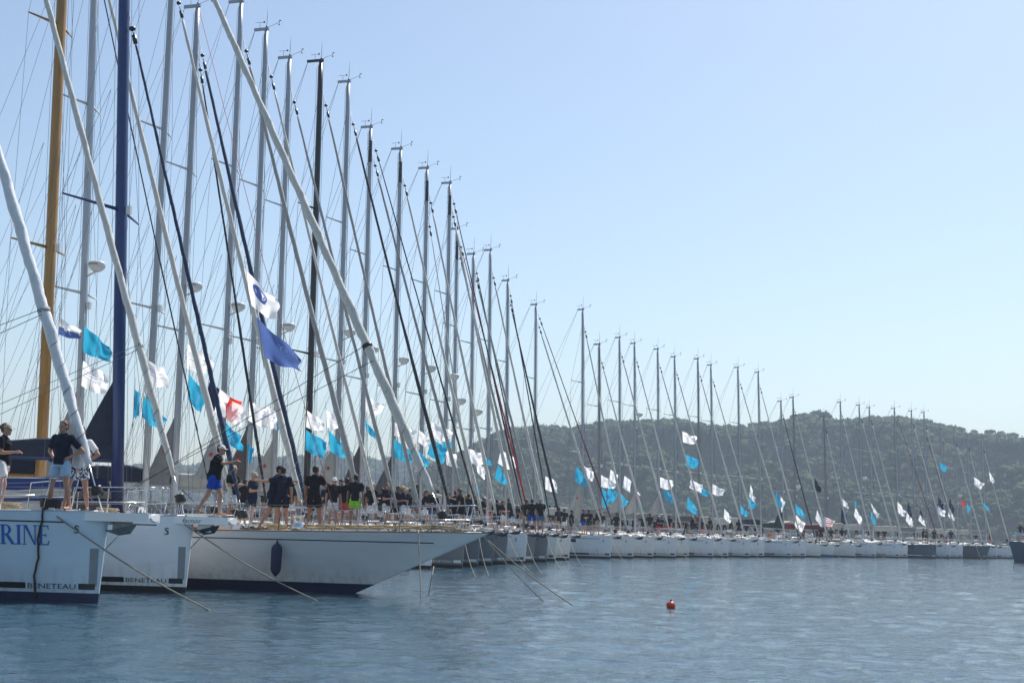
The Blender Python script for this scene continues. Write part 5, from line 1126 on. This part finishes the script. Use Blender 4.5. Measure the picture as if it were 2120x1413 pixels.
L_ += [(505, 992, 'stand', 150, B_, 'olive', None, ('short', 'dark'), False), (600, 994, 'contra', 20, B_, 'white', None, ('short', 'brown'), False), (632, 990, 'stand', 90, B_, 'olive', None, ('short', 'dark'), False), (678, 1000, 'contra', 200, N_, 'khaki', None, ('short', 'dark'), False), (750, 1003, 'contra', 210, B_, 'grey', None, ('short', 'dark'), False),
 (782, 1005, 'front', 100, N_, 'navy', None, ('short', 'dark'), False), (845, 1010, 'stand', 260, B_, 'white', ('cap', 'white'), ('short', 'dark'), False), (905, 1014, 'contra', 170, B_, 'khaki', None, ('short', 'dark'), False), (919, 1018, 'stand', 90, B_, 'denim', None, ('long', 'blond'), True),
 (942, 1016, 'stand', 180, B_, 'white', None, ('short', 'dark'), False), (985, 1026, 'contra', 170, B_, 'grey', None, ('short', 'dark'), False), (998, 1028, 'front', 90, B_, 'khaki', ('cap', 'white'), ('short', 'dark'), False), (1028, 1034, 'stand', 180, B_, 'navy', None, ('short', 'dark'), False),
 (1040, 1036, 'contra', 90, B_, 'white', None, ('long', 'brown'), True), (1110, 1040, 'stand', 200, B_, 'white', None, ('short', 'dark'), False), (1128, 1044, 'front', 90, B_, 'grey', ('cap', 'white'), ('short', 'dark'), False), (1157, 1050, 'contra', 170, B_, 'khaki', None, ('short', 'dark'), False),
 (1183, 1056, 'stand', 90, B_, 'navy', None, ('short', 'dark'), False), (1246, 1060, 'contra', 180, B_, 'white', None, ('long', 'blond'), True), (1312, 1068, 'front', 100, B_, 'navy', None, ('short', 'dark'), False), (1356, 1070, 'stand', 180, B_, 'black', None, ('short', 'dark'), False),
 (1395, 1074, 'contra', 90, B_, 'khaki', None, ('short', 'brown'), False), (1420, 1076, 'stand', 180, B_, 'navy', None, ('short', 'dark'), False), (1500, 1080, 'stand', 90, B_, 'white', None, ('short', 'dark'), False), (1545, 1082, 'contra', 170, B_, 'khaki', None, ('short', 'dark'), False),
 (1577, 1086, 'stand', 90, B_, 'grey', None, ('short', 'dark'), False), (1610, 1088, 'contra', 180, B_, 'white', None, ('short', 'dark'), False), (1860, 1098, 'stand', 90, B_, 'grey', None, ('short', 'dark'), False), (1895, 1098, 'contra', 180, B_, 'khaki', None, ('short', 'dark'), False), (2020, 1102, 'stand', 170, B_, 'white', None, ('short', 'dark'), False)]
L_ += [(590, 1000, 'stand', 170, B_, 'khaki', None, ('short', 'brown'), False), (641, 997, 'front', 40, B_, 'navy', None, ('long', 'blond'), True), (708, 1001, 'stand', 30, B_, 'olive', None, ('short', 'brown'), False), (726, 998, 'contra', 190, B_, 'navy', None, ('short', 'dark'), False),
 (758, 1007, 'cross', 100, B_, 'khaki', None, ('short', 'dark'), False), (790, 1010, 'stand', 190, B_, 'olive', None, ('short', 'dark'), False), (813, 1013, 'contra', 30, B_, 'denim', None, ('short', 'grey'), False), (866, 1013, 'stand', 170, B_, 'navy', None, ('short', 'dark'), False),
 (880, 1016, 'contra', 90, B_, 'white', None, ('short', 'brown'), False), (896, 1018, 'stand', 200, B_, 'denim', ('cap', 'black'), ('short', 'dark'), False), (928, 1020, 'contra', 260, B_, 'grey', None, ('short', 'brown'), False), (963, 1024, 'stand', 90, B_, 'khaki', None, ('long', 'blond'), True),
 (978, 1028, 'front', 200, B_, 'teal', None, ('short', 'dark'), False), (1006, 1032, 'stand', 150, B_, 'grey', None, ('short', 'brown'), False), (1094, 1042, 'contra', 90, B_, 'white', None, ('short', 'dark'), False), (1228, 1060, 'stand', 180, B_, 'grey', None, ('short', 'dark'), False),
 (1288, 1070, 'contra', 180, B_, 'denim', None, ('short', 'dark'), False), (1378, 1073, 'stand', 90, B_, 'olive', ('cap', 'black'), ('short', 'dark'), False), (1446, 1077, 'contra', 180, B_, 'grey', None, ('short', 'dark'), False), (1720, 1092, 'stand', 180, B_, 'grey', None, ('short', 'dark'), False)]
random.seed(5)
for r_ in L_: person(*r_, tan=random.random() < .5)
person(2112, 1084, 'photo', 0, B_, 'light blue', None, ('short', 'dark'), False, 'navy', tan=True)
person(2122, 1086, 'contra', 300, B_, 'light blue', None, ('short', 'dark'), False, 'navy', tan=True)
for root, px, w in SKYP:
    bb = min((b for b in BOATS.values() if b.H and b.D > 60), key=lambda b: abs(proj(b.M @ b.top)[0] - px)); tx = proj(b_t)[0] if False else proj(bb.M @ bb.top)[0]
    root['label'] = '%s skyline pine %s of mast of %s' % ('broad' if w > 27 else 'small' if w < 21 else 'middling', 'left' if px < tx else 'right', bb.short.replace('the ', '', 1))
for l_ in {r_[0]['label'] for r_ in SKYP}:
    same = sorted([r_ for r_ in SKYP if r_[0]['label'] == l_], key=lambda r_: r_[1])
    if len(same) > 1:
        for i, r_ in enumerate(same): r_[0]['label'] = ['leftmost', 'second', 'third', 'fourth'][min(i, 3)] + ' ' + l_
# labels: look first, then the yacht, then the neighbour order
def plabel(p, lvl):
    root, px, _, shirt, shorts, hat, hair, pk, b, view, extra = p
    act = {'akimbo': 'hands on hips', 'phone': 'hand at the ear', 'cross': 'arms folded', 'reach': 'reaching out', 'raise': 'one arm raised', 'photo': 'hands at the eyes', 'crouch': 'crouching', 'side': 'arm out sideways', 'sit': 'sitting'}.get(pk, '')
    a = '%s shirt and %s shorts' % (shirt, shorts) if shirt != shorts else 'all-%s clothes' % shirt
    if hat: a += ', %s %s' % (hat[1], 'cap' if hat[0] == 'cap' else 'hat')
    elif hair[1] != 'dark': a += ', %s hair' % hair[1]
    elif hair[0] == 'long': a += ', long hair'
    s = 'person in ' + a
    if act: s += ', ' + act
    if lvl > 0: s += ', ' + view
    return s
def shorten(b): return b.short.replace('the far yacht', 'far yacht').replace('the ', '', 1)
for p in PEOPLE:
    l0 = plabel(p, 0); same = [q for q in PEOPLE if plabel(q, 0) == l0]
    l1 = plabel(p, 1) if len(same) > 1 else l0; same = [q for q in PEOPLE if (plabel(q, 1) if len([w for w in PEOPLE if plabel(w, 0) == plabel(q, 0)]) > 1 else plabel(q, 0)) == l1]
    if len(same) > 1:
        same.sort(key=lambda q: q[1]); i = same.index(p); n = len(same)
        l1 += ', ' + ('leftmost such' if i == 0 else 'rightmost such' if i == n - 1 else '%s such from left' % ['', 'second', 'third', 'fourth', 'fifth', 'sixth'][min(i, 5)])
    if p[10] and len((l1 + p[10]).split()) < 16: l1 += ', ' + p[10] if p[10] not in l1 else ''
    p[0]['label'] = l1

# ------------------------------------------------------------------ flags
def ribbon(pts, w):
    vs = []; fs = []
    for i, p in enumerate(pts):
        a = pts[max(0, i - 1)]; c = pts[min(len(pts) - 1, i + 1)]; d = Vector((c[0] - a[0], c[1] - a[1])); d = d.normalized() if d.length else Vector((1, 0)); n_ = Vector((-d.y, d.x)) * w
        vs += [(p[0] + n_.x, p[1] + n_.y), (p[0] - n_.x, p[1] - n_.y)]
    for i in range(len(pts) - 1): fs.append((2 * i, 2 * i + 1, 2 * i + 3, 2 * i + 2))
    return vs, fs
def script_line(x0, x1, y, amp, seed, w=.013):
    rg = random.Random(seed); n_ = int((x1 - x0) / .018); ph = 0; pts = []
    for i in range(n_ + 1):
        ph += 1.25; k = .5 + .5 * abs(math.sin(ph * .37 + seed)); pts.append((x0 + (x1 - x0) * i / n_ - .012 * math.sin(ph), y + amp * k * math.sin(ph)))
    return ribbon(pts, w)
FLAGS = []
def flag_depth(px, py):
    best = None
    for k, b in BOATS.items():
        if not b.H: continue
        a = proj(b.M @ b.foot); c = proj(b.M @ b.top); t = (py - a[1]) / (c[1] - a[1]); x = a[0] + (c[0] - a[0]) * t; d = abs(px - 8 - x)
        if b.D < 35 and b.key in ('b1', 'b2', 'b3'): continue
        if best is None or d < best[0]: best = (d, b)
    b = best[1]; return b, (b.M @ b.foot).y - .9
def flag(kind, TL, BL, TR, BR, boat=None, D=None, mark=None):
    b, Y = flag_depth(*TL)
    if boat: b = BOATS[boat]; Y = (b.M @ b.foot).y - .9
    if D: Y = D
    c = [P(q[0], q[1], Y) for q in (TL, BL, TR, BR)]; seed = int(TL[0] * 7 + TL[1]); rg = random.Random(seed)
    wd = ((c[2] - c[0]).length + (c[3] - c[1]).length) / 2; ht = (c[0] - c[1]).length
    k1, k2, p1, p2 = rg.uniform(1.1, 1.7), rg.uniform(.5, 1.1), rg.uniform(0, 6.28), rg.uniform(0, 6.28); A = .17 * min(1, wd)
    base = c[0].copy()
    def f(u, v, off=0.0):      # v: 0 bottom, 1 top
        p = (c[1].lerp(c[0], v)).lerp(c[3].lerp(c[2], v), u)
        w = A * (.25 + u) * math.sin(6.283 * k1 * u + p1 + 1.8 * (1 - v) * k2) * min(1, u * 4) + .25 * A * math.sin(12 * u + 7 * v + p2) * u
        sag = -.07 * ht * math.sin(math.pi * u) * (1.0 if v < .5 else .35) + .05 * ht * math.sin(9 * u + p2) * u
        flut = .04 * wd * math.sin(8 * v + p1) * u
        return p - base + Vector((flut, w - off, sag))
    cloth = {'W': F_WHITE, 'T': F_TURQ, 'B': F_BLUE, 'N': F_NAVY, 'K': F_BLACK, 'R': F_RED, 'P': F_PINK}.get(kind)
    nu, nv = (16, 10) if ht > .5 else (10, 7)
    mb = MB()
    if kind == 'FR': mb.grid(f, 15, 8, lambda u, v: 0 if u < .33 else (1 if u < .66 else 2)); ml = [F_NAVY, F_WHITE, F_RED]
    elif kind == 'CZ': mb.grid(f, 12, 10, lambda u, v: 0 if v < .48 + .12 * abs(((u * 3) % 2) - 1) - .06 else 1); ml = [F_BLUE, F_WHITE]
    elif kind == 'SL': mb.grid(f, 8, 6, lambda u, v: 0 if v < .34 else 1 if v < .67 else 2); ml = [F_RED, F_BLUE, F_WHITE]
    elif kind == 'ST': mb.grid(f, 10, 10, lambda u, v: int(v * 10) % 2); ml = [F_PINK, F_WHITE]
    elif kind == 'WK': mb.grid(f, 14, 8, lambda u, v: 1 if (.35 < v < .75 and .35 < u < .9 and int((u * 2 + v) * 8) % 2) else 0); ml = [F_WHITE, F_BLACK]
    else: mb.grid(f, nu, nv); ml = [cloth]
    o = mb.build('flag', ml); o.location = base
    pr = MB()
    def stamp(vs, fs, u0, v0, su, sv): pr.add([f(min(.985, max(.01, u0 + x * su)), min(.98, max(.02, v0 + y * sv)), .006) for x, y in vs], fs)
    if kind == 'W' and mark != 'none':
        if mark == 'ring':
            for (r_, w_) in ((.17, .035), (.10, .02)): vs, fs = ribbon([(.42 + r_ * math.cos(a * .4) * 1.1, .62 + r_ * math.sin(a * .4)) for a in range(17)], w_); stamp(vs, fs, 0, 0, 1, 1)
            vs, fs = ribbon([(.30 + .02 * i, .74 - .035 * i + .01 * i * math.sin(i)) for i in range(8)], .075); stamp(vs, fs, 0, 0, 1, 1)
        else:
            for (x0, x1, y, am, w_) in ((.06, .52, .66, .05, .007), (.62, .9, .60, .055, .008), (.08, .80, .44, .035, .0065)): vs, fs = script_line(x0, x1, y, am, seed + int(y * 10), w_); stamp(vs, fs, 0, 0, 1, 1)
            vs, fs = ribbon([(.05 + .5 * i / 6, .55) for i in range(7)], .008); stamp(vs, fs, 0, 0, 1, 1)
        pm_ = F_INK
    elif kind in ('T', 'N'):
        vs, fs = mark_s(lambda a, b_: (a, b_)); stamp(vs, fs, .52, .42, .085, .11)
        vs, fs = script_line(.28, .78, .26, .035, seed, .012); stamp(vs, fs, 0, 0, 1, 1); pm_ = F_INKW
    elif kind == 'B':
        vs, fs = text2d('Yacht'); w_ = max(v[0] for v in vs); stamp([(v[0] / w_, v[1]) for v in vs], fs, .42, .52, .5, .16); pm_ = F_INKW
    if pr.v: q = pr.build('flag_print', pm_, o, smooth=False)
    # hoist line
    hl = MB().tube([f(0, 1) + Vector((0, 0, .35)), f(0, 0) - Vector((0, 0, .35))], .008, 4).build('hoist_line', WIRE, o)
    word = {'W': 'white', 'T': 'turquoise', 'B': 'blue', 'N': 'navy', 'K': 'black', 'R': 'red', 'P': 'pink', 'FR': 'blue, white and red', 'CZ': 'white and navy zigzag', 'SL': 'small white, blue and red', 'ST': 'pink and white striped', 'WK': 'white flag with black strokes,'}[kind]
    FLAGS.append([o, TL, kind, word, b]); o['category'] = 'flag'; o['group'] = 'flags flying in the rigging of the yachts'
    return o
FL = [
 ('CZ', (122, 657), (122, 692), (165, 683), (162, 701)), ('T', (173, 672), (172, 728), (228, 716), (226, 745)), ('W', (171, 746), (168, 798), (226, 776), (222, 818)), ('W', (301, 743), (301, 790), (346, 765), (349, 803)),
 ('T', (297, 818), (294, 862), (342, 868), (328, 888)), ('T', (279, 804), (276, 862), (290, 812), (288, 860)), ('W', (387, 711), (386, 762), (441, 738), (440, 774)), ('T', (391, 774), (389, 826), (431, 814), (419, 856)),
 ('FR', (433, 791), (424, 842), (497, 832), (484, 868)), ('W', (470, 822), (468, 865), (513, 848), (498, 882)), ('T', (458, 867), (458, 905), (500, 905), (506, 936)), ('T', (510, 914), (514, 950), (526, 930), (519, 963)),
 ('W', (515, 829), (514, 870), (560, 850), (556, 886)), ('W', (550, 838), (546, 876), (577, 855), (571, 890)), ('T', (567, 856), (565, 882), (592, 868), (588, 892)), ('W', (636, 849), (633, 883), (672, 872), (669, 893)),
 ('W', (673, 847), (678, 884), (713, 868), (709, 886)), ('T', (633, 889), (632, 930), (678, 914), (668, 946)), ('T', (679, 889), (684, 934), (729, 933), (727, 950)), ('W', (756, 817), (757, 851), (799, 841), (779, 860)),
 ('T', (754, 866), (762, 895), (786, 905), (780, 910)), ('W', (817, 873), (816, 901), (863, 892), (856, 906)), ('T', (815, 907), (815, 943), (853, 934), (851, 960)), ('T', (864, 929), (866, 946), (891, 957), (881, 968)),
 ('W', (867, 889), (865, 913), (893, 909), (886, 927)), ('W', (892, 872), (892, 903), (938, 892), (931, 914)), ('T', (896, 907), (884, 939), (925, 929), (917, 958)), ('T', (918, 909), (917, 926), (936, 914), (936, 929)),
 ('W', (920, 930), (925, 961), (945, 940), (947, 968)), ('W', (965, 926), (965, 956), (998, 938), (1001, 962)), ('W', (985, 955), (988, 976), (1007, 968), (1003, 993)), ('T', (1004, 944), (1006, 958), (1018, 956), (1017, 965)),
 ('T', (986, 998), (986, 1020), (993, 1018), (991, 1032)), ('W', (1037, 931), (1030, 958), (1070, 949), (1065, 975)), ('T', (1031, 960), (1023, 989), (1045, 985), (1052, 1005)), ('W', (1129, 985), (1129, 1012), (1151, 994), (1155, 1019)),
 ('T', (1131, 1035), (1131, 1048), (1135, 1042), (1134, 1052)), ('T', (1193, 965), (1189, 993), (1216, 989), (1213, 1008)), ('W', (1208, 963), (1211, 983), (1230, 977), (1228, 997)), ('W', (1244, 982), (1245, 1007), (1276, 999), (1274, 1010)),
 ('W', (1264, 971), (1261, 992), (1279, 982), (1277, 1001)), ('T', (1260, 1004), (1256, 1026), (1281, 1021), (1271, 1041)), ('T', (1247, 1007), (1245, 1036), (1266, 1034), (1254, 1056)), ('W', (1293, 984), (1289, 1008), (1306, 994), (1304, 1018)),
 ('T', (1286, 1021), (1283, 1046), (1302, 1039), (1288, 1054)), ('SL', (1315, 1013), (1315, 1022), (1326, 1023), (1324, 1030)), ('W', (1366, 987), (1367, 1008), (1395, 995), (1391, 1014)), ('T', (1371, 1011), (1376, 1032), (1398, 1027), (1395, 1042)),
 ('W', (1412, 892), (1414, 915), (1441, 904), (1442, 918)), ('T', (1420, 940), (1419, 964), (1448, 951), (1445, 969)), ('W', (1430, 992), (1427, 1009), (1456, 1004), (1453, 1019)), ('T', (1444, 998), (1447, 1019), (1469, 1019), (1464, 1027)),
 ('T', (1424, 1027), (1421, 1051), (1444, 1054), (1442, 1065)), ('W', (1475, 1001), (1475, 1022), (1500, 1014), (1495, 1026)), ('W', (1500, 1052), (1498, 1071), (1513, 1069), (1511, 1082)), ('T', (1531, 1043), (1534, 1062), (1548, 1061), (1547, 1070)),
 ('W', (1554, 1002), (1551, 1026), (1563, 1029), (1562, 1039)), ('T', (1550, 1029), (1548, 1051), (1568, 1044), (1560, 1054)), ('T', (1607, 1015), (1604, 1036), (1619, 1039), (1617, 1053)), ('W', (1616, 1027), (1616, 1051), (1626, 1039), (1618, 1061)),
 ('T', (1646, 1041), (1648, 1061), (1669, 1065), (1665, 1072)), ('WK', (1648, 1065), (1645, 1086), (1667, 1084), (1661, 1103)), ('W', (1692, 1055), (1688, 1073), (1704, 1084), (1703, 1091)), ('T', (1702, 1059), (1702, 1076), (1705, 1069), (1704, 1091)),
 ('K', (1687, 989), (1687, 1011), (1699, 1009), (1699, 1021)), ('ST', (1706, 1069), (1705, 1089), (1728, 1077), (1723, 1089)), ('W', (1742, 1029), (1742, 1044), (1755, 1042), (1758, 1052)), ('N', (1742, 1052), (1741, 1079), (1753, 1067), (1753, 1083)),
 ('W', (1771, 1049), (1768, 1066), (1786, 1077), (1782, 1086)), ('T', (1769, 1032), (1769, 1050), (1773, 1040), (1773, 1052)), ('W', (1802, 1040), (1806, 1051), (1820, 1064), (1816, 1072)), ('T', (1803, 1057), (1803, 1073), (1813, 1077), (1813, 1090)),
 ('W', (1858, 1037), (1858, 1059), (1876, 1059), (1871, 1069)), ('N', (1880, 1038), (1878, 1059), (1887, 1054), (1887, 1071)), ('W', (1878, 1059), (1875, 1076), (1891, 1079), (1887, 1090)), ('N', (1907, 1049), (1904, 1063), (1912, 1061), (1912, 1076)),
 ('W', (1905, 1063), (1901, 1076), (1918, 1079), (1916, 1089)), ('N', (1943, 1026), (1942, 1046), (1952, 1044), (1952, 1056)), ('W', (1942, 1045), (1940, 1061), (1956, 1057), (1955, 1069)), ('N', (1966, 1030), (1965, 1049), (1974, 1047), (1974, 1065)),
 ('W', (1965, 1051), (1962, 1067), (1976, 1069), (1975, 1077)), ('T', (1945, 956), (1945, 969), (1963, 966), (1957, 977)), ('R', (1990, 1032), (1991, 1043), (1998, 1041), (1997, 1048)), ('T', (2002, 1041), (2002, 1061), (2009, 1051), (2005, 1063)),
 ('W', (2015, 986), (2018, 1003), (2037, 1000), (2030, 1012)), ('T', (2036, 1039), (2038, 1049), (2051, 1054), (2051, 1059)), ('W', (2047, 975), (2050, 994), (2059, 992), (2057, 1000)),
]
for q in FL: flag(*q)
flag('W', (505, 554), (521, 632), (577, 624), (571, 662), boat='m412', D=37.5, mark='ring')
flag('B', (530, 655), (548, 739), (622, 733), (625, 766), boat='m412', D=37.5)
for fl in FLAGS:
    o, TL, kind, word, b = fl
    same = sorted([q for q in FLAGS if q[4] is b and q[2] == kind], key=lambda q: q[1][1])
    lab = word + (' ' if kind == 'WK' else ' flag ') + 'flying over ' + b.short.replace('the ', '', 1)
    if len(same) > 1:
        i = same.index(fl); lab = ['upper ', 'lower ', 'third '][min(i, 2)] + lab if len(same) == 2 else ['highest ', 'second highest ', 'third highest ', 'fourth highest ', 'fifth highest '][min(i, 4)] + lab
    if TL == (505, 554): lab = 'large white flag with a blue ring emblem above the big blue flag'
    if TL == (530, 655): lab = 'large blue flag with white letters Yacht between two rolled sails'
    o['label'] = lab

# ------------------------------------------------------------------ lines, fender, buoy
mooring(b1, 460, 1262, start=(-.95, -.42), r=.016, label='pale mooring line running from the nearest bow RINE down into the water')
mooring(b2, 682, 1243, start=(-.02, -.20), r=.015, zs=1.52, label='pale mooring line running down from under the facnor bowsprit')
mooring(b3, 1138, 1245, start=(3.2, -.10), r=.014, zs=1.47, label='left of the two long pale lines from the classic yacht bow tip')
mooring(b3, 1203, 1252, start=(3.3, .05), r=.014, zs=1.35, label='right of the two long pale lines from the classic yacht bow tip')
mooring(b3, 873, 1243, start=(1.75, -.50), r=.014, zs=1.55, label='vertical pale rope hanging in front of the classic yacht bow', sagk=0)
mooring(b3, 883, 1243, start=(1.95, .10), r=.014, zs=.70, label='short vertical pale rope hanging under the classic yacht overhang', sagk=0)
rp = [b1.h.surf(-.98 - .16 * (i / 15) + .02 * math.sin(i), 1.74 - 1.72 * i / 15, -1, .03 + .02 * (i % 2)) for i in range(16)]
rp = [Vector((-.97, rp[0].y * .4, 1.80))] + rp; o = MB().tube([b1.M.to_3x3() @ (p - rp[0]) for p in rp], .022, 6).build('mooring_line', ROPE_DARK); o.location = b1.M @ rp[0]
tag(o, 'dark rope hanging down the side of the nearest white hull', 'mooring line', 'mooring lines running down into the water')
cl = []
for i in range(46): cl.append(Vector((-1.0 + .20 * math.cos(i * .8), -.30 + .14 * math.sin(i * .8), 1.78 + .0035 * i)))
MB().tube(cl, .024, 5).build('rope_coil', ROPE_DARK, b1.root)
for k, (dx, dy) in {'m722': (20, 22), 'm768': (14, 20), 'm885': (60, 24), 'm932': (42, 28), 'm981': (42, 26), 'm1052': (30, 16), 'm1110': (40, 14), 'm1016': (46, 22), 'm1283': (26, 6), 'm1362': (24, 6), 'm1445': (20, 6), 'm1642': (20, 5), 'm1740': (24, 5), 'm1852': (16, 4), 'm1948': (12, 4)}.items():
    b = BOATS[k]; p = b.M @ Vector((.3, 0, 0)); px = proj(p); mooring(b, px[0] + dx, px[1] + dy, r=.010, label='pale line from bow of %s' % b.short.replace('the ', '', 1))
# the long fender
fp = h3.surf(-1.55, 1.0, -1, .16); fw = b3.M @ Vector((fp.x, fp.y, 0))
fo = MB(); prof = [(.36, .0), (.40, .045), (.46, .095), (.53, .125), (.96, .13), (1.03, .125), (1.10, .085), (1.13, .04)]
fo.tube([(0, 0, z) for z, r_ in prof], [r_ for z, r_ in prof], 16)
o = fo.build('fender', FENDER_BLUE); o.location = fw; tag(o, 'long navy blue fender hanging against the side of the classic white yacht', 'fender')
MB().tube([(0, 0, 1.12), (0, .02, 1.30), (0, .10, 1.62), (.02, .16, 1.85)], .012, 5).build('lanyard', ROPE_DARK, o); MB().tube([(0, 0, 1.11), (0, 0, 1.17)], .03, 8).build('eye_collar', FENDER_BLUE, o)
bp_ = G(1389, 1258); o = MB().ell((0, 0, .06), (.105, .105, .095), nu=20, nv=12).build('mooring_buoy', BUOY); o.location = (bp_.x, bp_.y, 0); tag(o, 'small orange mooring buoy floating alone on open water', 'buoy')
MB().tube([(0, 0, .14), (0, 0, .19)], [.03, .02], 8).build('buoy_eye', PLASTIC_BLACK, o)
# sheets tied round the rolled headsails of the near yachts
def sheet(b, f, tgt, m=WIRE, r=.008, name='jib_sheet'): MB().tube([b.stay[0].lerp(b.stay[1], f) + Vector((0, -.12, 0)), Vector(tgt)], r, 5).build(name, m, b.root)
sheet(b1, .205, (b1.xm - 1, -1.8, 2.6)); sheet(b1, .20, (b1.xm - 1, -1.2, 2.2)); sheet(b2, .20, (b2.xm - 1, -1.8, 2.4)); sheet(b2, .195, (b2.xm - 1, -1.3, 2.2))
sheet(b3, .225, (b3.xm + .8, -1.5, 2.0), PLASTIC_BLACK, .009); sheet(b3, .205, (b3.xm + .5, -1.7, 1.9), PLASTIC_BLACK, .009)
for b, f in ((b1, .205), (b2, .20), (b3, .225)):
    a = b.stay[0].lerp(b.stay[1], f); d = (b.stay[1] - b.stay[0]).normalized(); MB().tube([a - d * .05 + Vector((-.01, 0, -.01)), a + d * .05 + Vector((-.01, 0, -.01))], {'b1': .128, 'b2': .092, 'b3': .135}[b.key], 12).build('sail_tie', PLASTIC_BLACK if b is not b1 else SAIL_GREY, b.root)
m4 = BOATS['m412']; MB().tube([m4.top, m4.top.lerp(Vector((.7, -.2, 1.6)), .5) + Vector((-.1, 0, -.12)), Vector((.7, -.2, 1.6))], .010, 4).build('red_halyard', ROPE_RED, m4.root)

if __import__('os').environ.get('DBG'):
    for k, b in BOATS.items():
        if b.H: print('B', k, 'J%.1f H%.1f' % (b.J, b.H), 'foot', [round(v) for v in proj(b.M @ b.foot)], 'y600-ish', 'top', [round(v) for v in proj(b.M @ b.top)], 'stay', [round(v) for v in proj(b.M @ b.stay[0])], [round(v) for v in proj(b.M @ b.stay[1])])
